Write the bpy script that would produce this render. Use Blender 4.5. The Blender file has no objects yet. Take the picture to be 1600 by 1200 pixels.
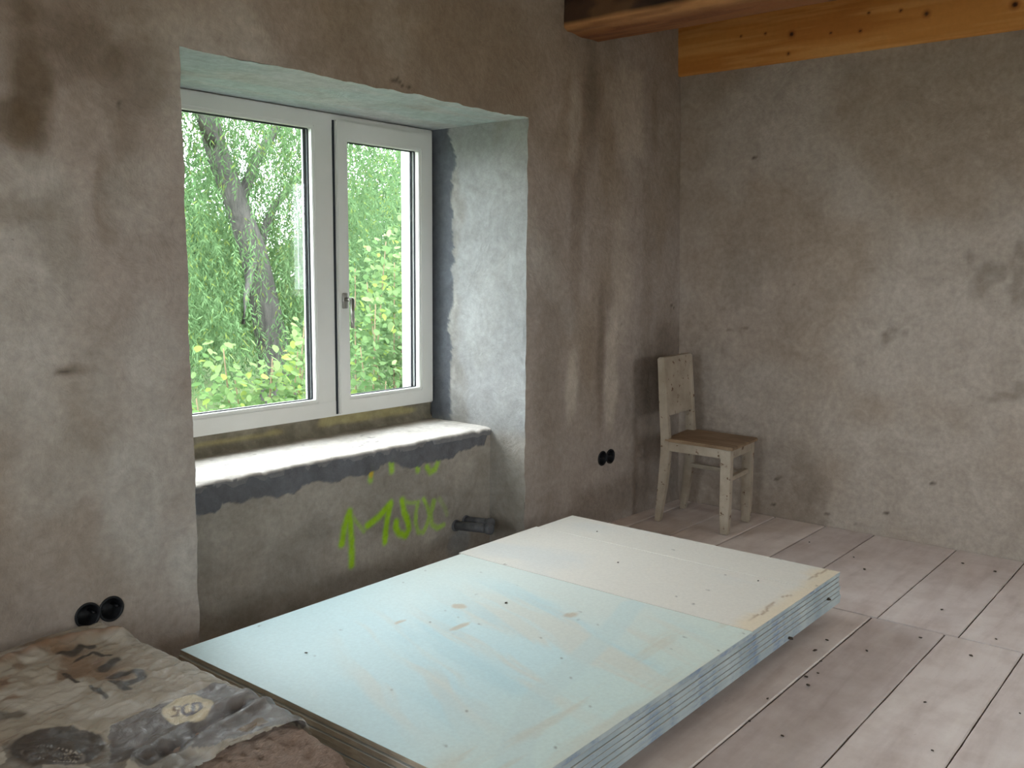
import bpy, bmesh, math, random
import numpy as np
from mathutils import Vector, Matrix

random.seed(7)
RNG = np.random.default_rng(11)
SC = bpy.context.scene
COL = SC.collection

# ------------------------------------------------------------------ camera
YAW, PITCH, ROLL = math.radians(50.737), math.radians(-7.086), math.radians(0.436)
fwd = Vector((math.sin(YAW) * math.cos(PITCH), math.cos(YAW) * math.cos(PITCH), math.sin(PITCH)))
rgt = fwd.cross(Vector((0, 0, 1))).normalized()
upv = rgt.cross(fwd)
r2 = math.cos(ROLL) * rgt + math.sin(ROLL) * upv
u2 = -math.sin(ROLL) * rgt + math.cos(ROLL) * upv
cam_data = bpy.data.cameras.new('camera')
cam_data.sensor_width = 36.0
cam_data.lens = 1457.0 / 1600.0 * 36.0
cam_data.clip_start = 0.05
cam_data.clip_end = 300
cam = bpy.data.objects.new('camera', cam_data)
COL.objects.link(cam)
M = Matrix((r2, u2, -fwd)).transposed().to_4x4()
M.translation = Vector((-4.6776, -2.6136, 1.3135))
cam.matrix_world = M
SC.camera = cam

# ------------------------------------------------------------------ sky, daylight portals, exposure
SKY = 13.0
world = bpy.data.worlds.new('overcast_sky')
SC.world = world
world.use_nodes = True
wn = world.node_tree
bg = wn.nodes['Background']
bg.inputs['Color'].default_value = (0.885, 0.945, 1.0, 1)
bg.inputs['Strength'].default_value = SKY
SC.view_settings.view_transform = 'Standard'
SC.view_settings.look = 'None'
SC.view_settings.exposure = 0.12
SC.view_settings.gamma = 1.0
SC.view_settings.use_curve_mapping = False

# room: corner of window wall (y = 0) and right wall (x = 0) at the origin
XL, XR, ZT = -3.069, -1.384, 1.966          # window opening
DN, DW, ZS = 0.208, 0.580, 0.570            # niche back, window face, sill height
X0, Y0, ZC = -6.3, -5.4, 2.78               # far left wall, wall behind the camera, ceiling
BACK_FILLWIN = [(-5.0, -4.3, 0.90, 2.05), (-2.2, -1.1, 0.90, 2.05)]     # unseen windows added behind the camera for fill light (x0,x1,z0,z1)
LEFT_FILLWIN = [(-4.7, -3.3, 0.90, 2.10), (-2.2, -0.8, 0.90, 2.10)]     # unseen windows added in the far left wall for fill light (y0,y1,z0,z1)
SLIT = (-2.36, -2.07, 1.05, 2.0)            # narrow window in the right wall (y0,y1,z0,z1)

def portal(name, loc, rot, sx, sy):
    l = bpy.data.lights.new(name, 'AREA')
    l.shape = 'RECTANGLE'; l.size = sx; l.size_y = sy
    l.cycles.is_portal = True
    o = bpy.data.objects.new(name, l)
    o.location = loc; o.rotation_euler = rot
    COL.objects.link(o)
portal('window_daylight_portal', (-2.225, 0.79, 1.29), (math.radians(-90), 0, 0), 1.62, 1.32)
for (a, b, c, d) in BACK_FILLWIN:
    portal('window_daylight_portal', ((a + b) / 2, Y0 - 0.33, (c + d) / 2), (math.radians(90), 0, 0), b - a, d - c)
for (a, b, c, d) in LEFT_FILLWIN:
    portal('window_daylight_portal', (X0 - 0.33, (a + b) / 2, (c + d) / 2), (0, math.radians(-90), 0), d - c, b - a)
portal('window_daylight_portal', (0.17, (SLIT[0] + SLIT[1]) / 2, (SLIT[2] + SLIT[3]) / 2), (0, math.radians(90), 0), SLIT[3] - SLIT[2], SLIT[1] - SLIT[0])

# ------------------------------------------------------------------ helpers
def lin(*c):
    if len(c) == 1: c = c[0]
    r = []
    for v in c:
        v = v / 255.0
        r.append(v / 12.92 if v <= 0.04045 else ((v + 0.055) / 1.055) ** 2.4)
    return np.array(r)

_tab = RNG.random((256, 256))
def vnoise(x, y):
    x = np.asarray(x, float); y = np.asarray(y, float)
    xi = np.floor(x).astype(int); yi = np.floor(y).astype(int)
    fx = x - xi; fy = y - yi
    fx = fx * fx * (3 - 2 * fx); fy = fy * fy * (3 - 2 * fy)
    a = _tab[xi & 255, yi & 255]; b = _tab[(xi + 1) & 255, yi & 255]
    c = _tab[xi & 255, (yi + 1) & 255]; d = _tab[(xi + 1) & 255, (yi + 1) & 255]
    return (a * (1 - fx) + b * fx) * (1 - fy) + (c * (1 - fx) + d * fx) * fy
def fbm(x, y, octv=4, seed=0.0):
    s = 0; a = 0.5; t = 0
    x = np.asarray(x, float) + seed * 17.3; y = np.asarray(y, float) + seed * 9.1
    for _ in range(octv):
        s = s + a * vnoise(x, y); t += a; a *= 0.5
        x = x * 2.03 + 5.7; y = y * 2.03 + 3.1
    return s / t
def sstep(a, b, x):
    t = np.clip((np.asarray(x, float) - a) / (b - a), 0, 1)
    return t * t * (3 - 2 * t)
def mixc(col, c, m):
    return col * (1 - m[..., None]) + np.asarray(c) * m[..., None]
def seg_dist(px, py, pts):
    d = np.full(np.shape(px), 1e9)
    for (ax, ay), (bx, by) in zip(pts[:-1], pts[1:]):
        vx, vy = bx - ax, by - ay
        L = vx * vx + vy * vy + 1e-12
        t = np.clip(((px - ax) * vx + (py - ay) * vy) / L, 0, 1)
        d = np.minimum(d, np.hypot(px - ax - t * vx, py - ay - t * vy))
    return d
def blob(px, py, cx, cy, rx, ry, rough=0.5, fr=9.0, soft=0.35, seed=1.0, ang=0.0):
    ca, sa = math.cos(ang), math.sin(ang)
    dx, dy = px - cx, py - cy
    q = np.hypot((dx * ca + dy * sa) / rx, (-dx * sa + dy * ca) / ry)
    q = q + rough * (fbm(px * fr, py * fr, 4, seed) - 0.5) * 2
    return 1 - sstep(1 - soft, 1 + soft, q)
def in_poly(px, py, poly):
    res = np.zeros(np.shape(px), bool)
    n = len(poly)
    for i in range(n):
        (x1, y1), (x2, y2) = poly[i], poly[(i + 1) % n]
        c = ((y1 > py) != (y2 > py)) & (px < (x2 - x1) * (py - y1) / (y2 - y1 + 1e-12) + x1)
        res ^= c
    return res

def link(o, parent=None):
    COL.objects.link(o)
    if parent is not None: o.parent = parent
    return o
def empty(name, loc=(0, 0, 0), parent=None):
    o = bpy.data.objects.new(name, None)
    o.empty_display_size = 0.1
    o.location = loc
    return link(o, parent)
def tag(o, label=None, cat=None, group=None, kind=None):
    if label: o['label'] = label
    if cat: o['category'] = cat
    if group: o['group'] = group
    if kind: o['kind'] = kind
    return o
def mesh_obj(name, verts, faces, mats, parent=None, smooth=False, cols=None, matidx=None):
    me = bpy.data.meshes.new(name)
    verts = np.asarray(verts, dtype=np.float32)
    if isinstance(faces, np.ndarray):
        n, k = faces.shape
        me.vertices.add(len(verts)); me.vertices.foreach_set('co', verts.ravel())
        me.loops.add(n * k); me.loops.foreach_set('vertex_index', faces.astype(np.int32).ravel())
        me.polygons.add(n)
        me.polygons.foreach_set('loop_start', np.arange(0, n * k, k, dtype=np.int32))
        me.update(calc_edges=True)
    else:
        me.from_pydata([tuple(map(float, v)) for v in verts], [], [tuple(f) for f in faces])
    for m in (mats if isinstance(mats, (list, tuple)) else [mats]): me.materials.append(m)
    if cols is not None:
        a = me.attributes.new('Col', 'FLOAT_COLOR', 'POINT')
        cols = np.asarray(cols); cols = cols.reshape(-1, cols.shape[-1])
        c4 = np.ones((len(verts), 4), dtype=np.float32); c4[:, :cols.shape[1]] = cols
        a.data.foreach_set('color', c4.ravel())
    if matidx is not None: me.polygons.foreach_set('material_index', np.asarray(matidx, dtype=np.int32))
    if smooth: me.polygons.foreach_set('use_smooth', np.ones(len(me.polygons), bool))
    me.validate(); me.update()
    o = bpy.data.objects.new(name, me)
    return link(o, parent)
def grid_obj(name, X, Y, Z, mat, parent=None, cols=None, keep=None, flip=False, smooth=True):
    """X,Y,Z: 2-D arrays of vertex positions; keep: 2-D face mask"""
    n, m = X.shape
    V = np.stack([X, Y, Z], -1).reshape(-1, 3)
    i, j = np.meshgrid(np.arange(n - 1), np.arange(m - 1), indexing='ij')
    a = i * m + j
    F = np.stack([a, a + m, a + m + 1, a + 1], -1)
    if keep is not None: F = F[keep]
    F = F.reshape(-1, 4)
    if flip: F = F[:, ::-1]
    if keep is not None:
        used = np.unique(F); mp = -np.ones(len(V), int); mp[used] = np.arange(len(used))
        V = V[used]; F = mp[F]
        if cols is not None: cols = np.asarray(cols).reshape(-1, np.shape(cols)[-1])[used]
    return mesh_obj(name, V, np.ascontiguousarray(F), mat, parent, smooth, cols)
def box_bm(bm, lo, hi, bevel=0.0, seg=2):
    lo, hi = Vector(lo), Vector(hi)
    r = bmesh.ops.create_cube(bm, size=1.0, matrix=Matrix.Translation((lo + hi) / 2) @ Matrix.Diagonal((*(hi - lo), 1)))
    if bevel > 0:
        es = list({e for v in r['verts'] for e in v.link_edges})
        bmesh.ops.bevel(bm, geom=es, offset=bevel, segments=seg, affect='EDGES', profile=0.5)
def bm_obj(name, bm, mat, parent=None, smooth=False):
    me = bpy.data.meshes.new(name)
    bmesh.ops.recalc_face_normals(bm, faces=bm.faces[:])
    bm.to_mesh(me); bm.free()
    for m in (mat if isinstance(mat, (list, tuple)) else [mat]): me.materials.append(m)
    if smooth:
        for p in me.polygons: p.use_smooth = True
    return link(bpy.data.objects.new(name, me), parent)
def box(name, lo, hi, mat, parent=None, bevel=0.0, seg=2):
    bm = bmesh.new(); box_bm(bm, lo, hi, bevel, seg)
    return bm_obj(name, bm, mat, parent)
def ring_tube(name, pts, radii, mat, parent=None, n=12, cap=True):
    pts = [Vector(p) for p in pts]
    V = []; F = []
    ref = Vector((0.31, 0.2, 0.93)).normalized()
    for k, p in enumerate(pts):
        t = (pts[min(k + 1, len(pts) - 1)] - pts[max(k - 1, 0)]).normalized()
        a = t.cross(ref)
        if a.length < 0.05: a = t.cross(Vector((1, 0, 0)))
        a.normalize(); b = t.cross(a)
        for i in range(n):
            w = 2 * math.pi * i / n
            V.append(p + (a * math.cos(w) + b * math.sin(w)) * radii[k])
    for k in range(len(pts) - 1):
        for i in range(n):
            F.append((k * n + i, k * n + (i + 1) % n, (k + 1) * n + (i + 1) % n, (k + 1) * n + i))
    if cap:
        F.append(tuple(range(n))[::-1]); F.append(tuple((len(pts) - 1) * n + i for i in range(n)))
    return mesh_obj(name, V, F, mat, parent, smooth=True)

# ------------------------------------------------------------------ materials
class NT:
    def __init__(s, name):
        s.m = bpy.data.materials.new(name); s.m.use_nodes = True
        s.t = s.m.node_tree; s.b = s.t.nodes['Principled BSDF']; s.out = s.t.nodes['Material Output']
    def n(s, typ, **kw):
        nd = s.t.nodes.new(typ)
        for k, v in kw.items():
            if k.startswith('i_'):
                key = k[2:]
                nd.inputs[int(key) if key.isdigit() else key].default_value = v
            else: setattr(nd, k, v)
        return nd
    def l(s, a, b): s.t.links.new(a, b)
    def coord(s, scale=(1, 1, 1), rot=(0, 0, 0), kind='Object'):
        tc = s.n('ShaderNodeTexCoord'); mp = s.n('ShaderNodeMapping')
        mp.inputs['Scale'].default_value = scale; mp.inputs['Rotation'].default_value = rot
        s.l(tc.outputs[kind], mp.inputs['Vector']); return mp.outputs['Vector']
    def noise(s, vec, scale, detail=4.0, rough=0.55, dist=0.0):
        nd = s.n('ShaderNodeTexNoise')
        nd.inputs['Scale'].default_value = scale; nd.inputs['Detail'].default_value = detail
        nd.inputs['Roughness'].default_value = rough; nd.inputs['Distortion'].default_value = dist
        s.l(vec, nd.inputs['Vector']); return nd.outputs['Fac']
    def ramp(s, fac, stops):
        r = s.n('ShaderNodeValToRGB')
        el = r.color_ramp.elements
        while len(el) < len(stops): el.new(0.5)
        for e, (p, c) in zip(el, stops):
            e.position = p
            e.color = (*c, 1) if len(c) == 3 else c
        s.l(fac, r.inputs['Fac']); return r.outputs['Color']
    def mix(s, a, b, fac, mode='MIX'):
        nd = s.n('ShaderNodeMix'); nd.data_type = 'RGBA'; nd.blend_type = mode
        for sock, v in ((nd.inputs[6], a), (nd.inputs[7], b), (nd.inputs[0], fac)):
            if hasattr(v, 'links') or hasattr(v, 'is_output'): s.l(v, sock)
            elif isinstance(v, (int, float)): sock.default_value = v
            else: sock.default_value = (*v, 1)
        return nd.outputs[2]
    def bump(s, h, strength=0.3, dist=0.01, prev=None):
        nd = s.n('ShaderNodeBump'); nd.inputs['Strength'].default_value = strength; nd.inputs['Distance'].default_value = dist
        s.l(h, nd.inputs['Height'])
        if prev is not None: s.l(prev, nd.inputs['Normal'])
        return nd.outputs['Normal']
    def fin(s, color=None, rough=0.8, normal=None, spec=None, metal=None):
        if color is not None:
            if hasattr(color, 'is_output'): s.l(color, s.b.inputs['Base Color'])
            else: s.b.inputs['Base Color'].default_value = (*color, 1)
        if hasattr(rough, 'is_output'): s.l(rough, s.b.inputs['Roughness'])
        else: s.b.inputs['Roughness'].default_value = rough
        if normal is not None: s.l(normal, s.b.inputs['Normal'])
        if spec is not None: s.b.inputs['Specular IOR Level'].default_value = spec
        if metal is not None: s.b.inputs['Metallic'].default_value = metal
        return s.m
def tup(c): return tuple(float(v) for v in c)

def m_plaster(name='lime_plaster', bumpk=1.0):
    t = NT(name); v = t.coord()
    at = t.n('ShaderNodeAttribute', attribute_name='Col')
    fine = t.ramp(t.noise(v, 38, 6, 0.65), [(0.25, (0.82, 0.82, 0.82)), (0.75, (1.14, 1.14, 1.14))])
    mott = t.ramp(t.noise(v, 7, 7, 0.7, 0.8), [(0.3, (0.84, 0.82, 0.80)), (0.7, (1.12, 1.12, 1.12))])
    fine = t.mix(fine, mott, 1.0, 'MULTIPLY')
    c = t.mix(at.outputs['Color'], fine, 1.0, 'MULTIPLY')
    specks = t.ramp(t.noise(v, 70, 2, 0.5), [(0.73, (1, 1, 1)), (0.80, (0.55, 0.52, 0.5))])
    c = t.mix(c, specks, 0.6, 'MULTIPLY')
    b1 = t.bump(t.noise(v, 8, 6, 0.65, 0.8), 0.40 * bumpk, 0.025)
    b2 = t.bump(t.noise(v, 60, 4, 0.6), 0.30 * bumpk, 0.006, b1)
    return t.fin(c, 0.92, b2, 0.2)
def m_attr(name, rough=0.8, bscale=60, bstr=0.2, bdist=0.003, spec=0.3):
    t = NT(name); v = t.coord()
    at = t.n('ShaderNodeAttribute', attribute_name='Col')
    fine = t.ramp(t.noise(v, bscale, 5, 0.6), [(0.25, (0.93, 0.93, 0.93)), (0.75, (1.05, 1.05, 1.05))])
    c = t.mix(at.outputs['Color'], fine, 1.0, 'MULTIPLY')
    return t.fin(c, rough, t.bump(t.noise(v, bscale, 4, 0.6), bstr, bdist), spec)
def m_noise(name, c1, c2, scale=8, rough=0.8, stretch=(1, 1, 1), bstr=0.2, bdist=0.004, spec=0.3, detail=5, metal=None):
    t = NT(name); v = t.coord(stretch)
    f = t.noise(v, scale, detail, 0.6, 0.3)
    c = t.ramp(f, [(0.3, tup(c1)), (0.7, tup(c2))])
    return t.fin(c, rough, t.bump(f, bstr, bdist), spec, metal)

MP = m_plaster()
M_WHITE = m_noise('white_window_plastic', lin(222, 222, 216), lin(230, 230, 226), 3, 0.35, bstr=0.02, spec=0.4)
M_SEAL = m_noise('dark_rubber_seal', lin(38, 42, 48), lin(52, 56, 62), 20, 0.6)
M_STEEL = m_noise('brushed_steel', lin(140, 138, 132), lin(170, 168, 162), 60, 0.32, (1, 1, 0.1), bstr=0.03, metal=1.0)
M_BLACK = m_noise('black_plastic', lin(16, 16, 18), lin(34, 34, 37), 30, 0.5)
M_PIPE = m_noise('grey_pipe', lin(70, 70, 74), lin(96, 96, 98), 30, 0.55)
M_OUTW = m_noise('white_outer_render', lin(236, 235, 228), lin(246, 246, 242), 30, 0.9, bstr=0.3)
M_CEIL = m_noise('ceiling_boards', lin(214, 180, 142), lin(230, 200, 164), 5, 0.7, (1, 0.1, 1))
M_PLAINWALL = m_noise('plain_plaster', lin(150, 142, 130), lin(172, 163, 150), 3, 0.92, bstr=0.3, bdist=0.01)

def m_glass():
    t = NT('clear_window_glass')
    t.t.nodes.remove(t.b)
    tr = t.n('ShaderNodeBsdfTransparent'); tr.inputs['Color'].default_value = (0.97, 0.985, 0.975, 1)
    gl = t.n('ShaderNodeBsdfGlossy'); gl.inputs['Roughness'].default_value = 0.0
    ge = t.n('ShaderNodeNewGeometry')
    dt = t.n('ShaderNodeVectorMath', operation='DOT_PRODUCT'); t.l(ge.outputs['Normal'], dt.inputs[0]); t.l(ge.outputs['Incoming'], dt.inputs[1])
    ab = t.n('ShaderNodeMath', operation='ABSOLUTE'); t.l(dt.outputs['Value'], ab.inputs[0])
    sb = t.n('ShaderNodeMath', operation='SUBTRACT'); sb.inputs[0].default_value = 1.0; t.l(ab.outputs[0], sb.inputs[1])
    pw = t.n('ShaderNodeMath', operation='POWER'); t.l(sb.outputs[0], pw.inputs[0]); pw.inputs[1].default_value = 5.0
    ma = t.n('ShaderNodeMath', operation='MULTIPLY_ADD'); t.l(pw.outputs[0], ma.inputs[0]); ma.inputs[1].default_value = 0.96; ma.inputs[2].default_value = 0.04   # Schlick reflectance
    mx = t.n('ShaderNodeMixShader')
    t.l(ma.outputs[0], mx.inputs[0]); t.l(tr.outputs[0], mx.inputs[1]); t.l(gl.outputs[0], mx.inputs[2])
    t.l(mx.outputs[0], t.out.inputs['Surface'])
    return t.m
M_GLASS = m_glass()
def m_leaf(name, tint=(1, 1, 1), trans=0.45):
    t = NT(name)
    t.t.nodes.remove(t.b)
    at = t.n('ShaderNodeAttribute', attribute_name='Col')
    oi = t.n('ShaderNodeObjectInfo')
    var = t.ramp(oi.outputs['Random'], [(0, (0.75, 0.85, 0.75)), (1, (1.2, 1.12, 1.1))])
    c = t.mix(at.outputs['Color'], tint, 1.0, 'MULTIPLY')
    c = t.mix(c, var, 1.0, 'MULTIPLY')
    d = t.n('ShaderNodeBsdfDiffuse'); tl = t.n('ShaderNodeBsdfTranslucent'); mx = t.n('ShaderNodeMixShader')
    mx.inputs[0].default_value = trans
    t.l(c, d.inputs['Color']); t.l(c, tl.inputs['Color'])
    t.l(d.outputs[0], mx.inputs[1]); t.l(tl.outputs[0], mx.inputs[2]); t.l(mx.outputs[0], t.out.inputs['Surface'])
    return t.m
M_LEAF = m_leaf('leaf')

# outlines measured on the real surfaces, in metres
SPRAY = {'arrow_shaft': [(-2.254, 0.334), (-2.25, 0.28), (-2.244, 0.212), (-2.244, 0.154), (-2.246, 0.11)], 'arrow_l': [(-2.257, 0.33), (-2.281, 0.278), (-2.296, 0.211)], 'arrow_r': [(-2.252, 0.333), (-2.221, 0.287), (-2.179, 0.238)], 'one_a': [(-2.159, 0.258), (-2.096, 0.284), (-2.029, 0.326)], 'one_b': [(-2.029, 0.326), (-2.048, 0.27), (-2.058, 0.212), (-2.062, 0.166)], 'five_a': [(-1.961, 0.326), (-1.952, 0.278), (-1.93, 0.231), (-1.921, 0.191), (-1.943, 0.166), (-1.981, 0.186), (-2.0, 0.218), (-1.996, 0.24)], 'five_b': [(-1.958, 0.319), (-1.91, 0.305), (-1.865, 0.301)], 'zero_a': [(-1.868, 0.299), (-1.878, 0.258), (-1.882, 0.212), (-1.866, 0.165), (-1.833, 0.158), (-1.806, 0.196), (-1.789, 0.24), (-1.772, 0.285)], 'zero_b': [(-1.832, 0.307), (-1.806, 0.263), (-1.793, 0.222), (-1.779, 0.18), (-1.745, 0.158), (-1.704, 0.164)], 'zero_c': [(-1.765, 0.284), (-1.786, 0.23), (-1.779, 0.18)], 'zero_d': [(-1.731, 0.287), (-1.697, 0.242), (-1.683, 0.209)], 't1': [(-2.136, 0.494), (-2.141, 0.446)], 't2': [(-2.024, 0.506), (-2.021, 0.464)], 't3': [(-1.87, 0.458), (-1.867, 0.443)], 't4': [(-1.811, 0.446), (-1.792, 0.421), (-1.758, 0.428), (-1.741, 0.454)]}
MORTAR_EDGE = [(-2.936, 0.463), (-2.868, 0.454), (-2.839, 0.485), (-2.654, 0.463), (-2.528, 0.461), (-2.484, 0.485), (-2.325, 0.475), (-2.167, 0.477), (-2.038, 0.51), (-1.971, 0.474), (-1.86, 0.461), (-1.745, 0.464), (-1.654, 0.46), (-1.561, 0.484), (-1.432, 0.487), (-1.386, 0.569)]
REVEAL_GREY = [(0.474, 1.948), (0.437, 1.807), (0.459, 1.722), (0.452, 1.549), (0.444, 1.331), (0.46, 1.109), (0.452, 1.183), (0.475, 1.015), (0.452, 0.882), (0.475, 0.767), (0.452, 0.609)]
FILM = {'band': [(-3.545, -0.703), (-3.457, -0.683), (-3.413, -0.806), (-3.409, -0.979), (-3.475, -0.995), (-3.579, -0.96), (-3.752, -0.914), (-3.809, -0.846), (-3.723, -0.7)], 'oval': [(-3.58, -0.769), (-3.533, -0.8), (-3.542, -0.707)], 'wheelA': [(-3.839, -0.694), (-3.767, -0.765), (-3.793, -0.617)], 'wheelB': [(-3.863, -0.719), (-3.827, -0.775), (-3.851, -0.692)], 'logo1': [(-3.61, -0.226), (-3.598, -0.261), (-3.557, -0.224), (-3.546, -0.248)], 'logo2': [(-3.608, -0.292), (-3.559, -0.286), (-3.533, -0.327)], 'logo3': [(-3.543, -0.368), (-3.593, -0.409)], 'logo4': [(-3.601, -0.457), (-3.571, -0.454), (-3.544, -0.486), (-3.553, -0.523), (-3.589, -0.527)], 'logo5': [(-3.659, -0.341), (-3.674, -0.408), (-3.671, -0.434)], 'logo6': [(-3.661, -0.478), (-3.66, -0.549)], 'logo7': [(-3.61, -0.484), (-3.61, -0.556)], 'backgrey': [(-3.709, -0.088), (-3.591, -0.047), (-3.458, -0.046)], 'backbrown': [(-3.749, -0.185), (-3.599, -0.153), (-3.419, -0.203)], 'fold': [(-3.752, -0.904), (-3.588, -0.86), (-3.437, -0.83)], 'dark1': [(-3.535, -0.854), (-3.44, -0.827)], 'brown': [(-3.539, -0.934), (-3.5, -0.935), (-3.502, -0.962)], 'tear': [(-3.409, -0.995), (-3.52, -0.986), (-3.615, -0.973), (-3.696, -0.981)], 'edge': [(-3.406, -0.144), (-3.406, -0.467), (-3.413, -0.806), (-3.409, -0.995)], 'corner': [(-3.441, -1.123), (-3.52, -1.19)], 'smear': [(-3.865, -0.471), (-3.838, -0.495)]}

# ------------------------------------------------------------------ window wall (y = 0)
SOCKETS_W = [(-3.431, 0.297), (-3.360, 0.297), (-0.750, 0.350), (-0.679, 0.350)]
def axis(a, b, step, fine=()):
    v = list(np.arange(a, b, step)) + [b]
    for (p, q) in fine:
        v = [t for t in v if not (p < t < q)] + list(np.arange(p, q + 1e-9, 0.004))
    v = np.array(sorted(v)); keep = np.concatenate([[True], np.diff(v) > 1e-4])
    return v[keep]
def jit(t, seed): return 0.010 * (fbm(np.asarray(t) * 14, np.asarray(t) * 0 + seed * 3.3, 4, seed) - 0.5) * 1.6
def wall_dy(x, z):
    lean = sstep(-0.9, -0.1, x) * (-0.035 + 0.065 * z / 2.35)
    bump = 0.014 * (fbm(x * 1.7, z * 1.7, 4, 2) - 0.5) + 0.004 * (fbm(x * 9, z * 9, 3, 5) - 0.5)
    return lean + bump
WBASE = lin(164, 153, 145)
def wall_cols(x, z):
    c = np.ones(x.shape + (3,)) * WBASE
    c = mixc(c, lin(142, 127, 110), 0.75 * sstep(0.42, 0.68, fbm(x * 1.1, z * 0.8, 4, 3)))
    c = mixc(c, lin(182, 177, 170), 0.7 * sstep(0.5, 0.72, fbm(x * 1.5 + 7, z * 1.1, 4, 8)))
    c = mixc(c, lin(120, 104, 86), 0.45 * sstep(1.55, 2.2, z + 0.35 * (fbm(x * 2, z * 2, 3, 4) - 0.5)) * sstep(-3.0, -3.3, x))
    # brown damp stains on the left
    for (cx, cz, rx, rz, k, s) in [(-3.515, 1.79, .060, .17, .75, 1), (-3.57, 1.68, .09, .06, .6, 2), (-3.33, 1.90, .11, .09, .5, 3),
                                   (-3.25, 1.62, .04, .14, .3, 4), (-3.32, 1.50, .03, .12, .35, 5), (-3.56, 1.46, .09, .05, .4, 6),
                                   (-3.45, 1.38, .05, .16, .25, 7), (-3.2, 1.86, .1, .12, .35, 8), (-3.44, 1.02, .07, .02, .35, 9)]:
        c = mixc(c, lin(96, 80, 60), k * blob(x, z, cx, cz, rx, rz, 0.55, 11, 0.45, s))
    for (cx, cz, rx, rz, s) in [(-3.22, 1.52, .09, .13, 11), (-3.5, 1.55, .06, .06, 12), (-3.30, .62, .10, .2, 13), (-3.52, .75, .1, .18, 14), (-3.2, 1.05, .08, .16, 15)]:
        c = mixc(c, lin(184, 179, 172), 0.45 * blob(x, z, cx, cz, rx, rz, 0.6, 8, 0.5, s))
    # right of the window: darker streaks, pale drips, shade painted into the chair corner
    for (cx, cz, rx, rz, k, s) in [(-.90, 2.12, .07, .26, .55, 21), (-1.0, 1.6, .05, .5, .35, 22), (-.78, .85, .035, .33, .5, 23), (-.35, 1.2, .06, .6, .3, 24),
                                   (-.12, .85, .16, .22, .55, 25), (-.25, .55, .2, .3, .45, 26), (-1.2, .9, .1, .7, .3, 27), (-.28, 2.1, .03, .18, .3, 28), (-.6, .12, .5, .09, .4, 29)]:
        c = mixc(c, lin(104, 90, 76), k * blob(x, z, cx, cz, rx, rz, 0.5, 7, 0.6, s))
    for (cx, cz, rx, rz, k, s) in [(-1.02, .80, .055, .17, .75, 31), (-.68, .80, .055, .26, .75, 32), (-.55, 2.1, .2, .2, .5, 33), (-.60, 1.25, .10, .35, .4, 34), (-1.03, 2.0, .05, .18, .45, 35)]:
        c = mixc(c, lin(196, 186, 174), k * blob(x, z, cx, cz, rx, rz, 0.55, 8, 0.5, s))
    # scratches and dark marks
    for pts, w in [([(-2.21, 1.995), (-2.17, 2.01), (-2.14, 1.985)], .009), ([(-2.12, 1.985), (-2.10, 1.995)], .007), ([(-.86, 1.02), (-.84, 1.02)], .004), ([(-.60, 1.03), (-.50, 1.04)], .004),
                   ([(-3.27, 1.78), (-3.265, 1.74)], .004), ([(-3.25, 1.45), (-3.24, 1.44), (-3.225, 1.455)], .003), ([(-.10, 1.12), (-.06, 1.1)], .008), ([(-3.49, 1.02), (-3.40, 1.01)], .006),
                   ([(-.2, 1.28), (-.13, 1.2)], .004)]:
        c = mixc(c, lin(70, 60, 50), 0.75 * (1 - sstep(w * .4, w * 1.3, seg_dist(x, z, pts) + .004 * fbm(x * 60, z * 60, 2, 3))))
    return c
wall_w = empty('wall_window')
tag(wall_w, 'old lime-plastered wall with the window niche', None, kind='structure')
def wall_patch(name, xs, zs, edge=None):
    X, Z = np.meshgrid(xs, zs, indexing='ij')
    C = wall_cols(X, Z)
    Y = wall_dy(X, Z)
    Xd = X.copy(); Zd = Z.copy()
    if edge == 'L': Xd[-1, :] += jit(Z[-1, :], 1) * (Z[-1, :] < ZT - .01)
    if edge == 'R': Xd[0, :] += jit(Z[0, :], 2) * (Z[0, :] < ZT - .01)
    if edge == 'T': Zd[:, 0] += jit(X[:, 0], 3)
    xc = (X[:-1, :-1] + X[1:, 1:]) / 2; zc = (Z[:-1, :-1] + Z[1:, 1:]) / 2
    keep = np.ones(xc.shape, bool)
    for (sx, sz) in SOCKETS_W: keep &= np.hypot(xc - sx, zc - sz) > 0.0335
    o = grid_obj(name, Xd, Y, Zd, MP, wall_w, C, keep, flip=False)
    return o
zs_full = axis(-0.02, ZC, .014, [(.25, .40)])
wall_patch('plaster_field', np.concatenate([np.arange(X0, -3.7, .1), axis(-3.7, XL, .012, [(-3.48, -3.31)])]), zs_full, 'L')
wall_patch('plaster_field', axis(XR, 0.06, .012, [(-.80, -.63)]), zs_full, 'R')
wall_patch('plaster_field', axis(XL, XR, .012), axis(ZT, ZC, .012), 'T')
# reveals
def reveal_cols(y, z, soff=False):
    c = np.ones(y.shape + (3,)) * lin(148, 149, 149)
    c = mixc(c, lin(130, 126, 119), 0.6 * sstep(.45, .7, fbm(y * 6, z * 3, 4, 41)))
    c = mixc(c, lin(158, 159, 158), 0.6 * sstep(.5, .7, fbm(y * 5, z * 4 + 3, 4, 42)))
    return c
ys = axis(0, DW + .01, .010); zr = axis(0, ZT, .010)
Yg, Zg = np.meshgrid(ys, zr, indexing='ij')
Cg = reveal_cols(Yg, Zg)
ge = REVEAL_GREY
gz = np.array([q[1] for q in sorted(ge, key=lambda q: q[1])]); gy = np.array([q[0] for q in sorted(ge, key=lambda q: q[1])])
edge_y = np.interp(Zg, gz, gy) + 0.05 * (fbm(Yg * 6, Zg * 22, 5, 44) - 0.5) + .03 * (fbm(Yg * 30, Zg * 60, 3, 144) - .5)
Cg = mixc(Cg, lin(92, 96, 103), sstep(-.006, .006, Yg - edge_y) * sstep(.5, .62, Zg) * .95)
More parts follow.
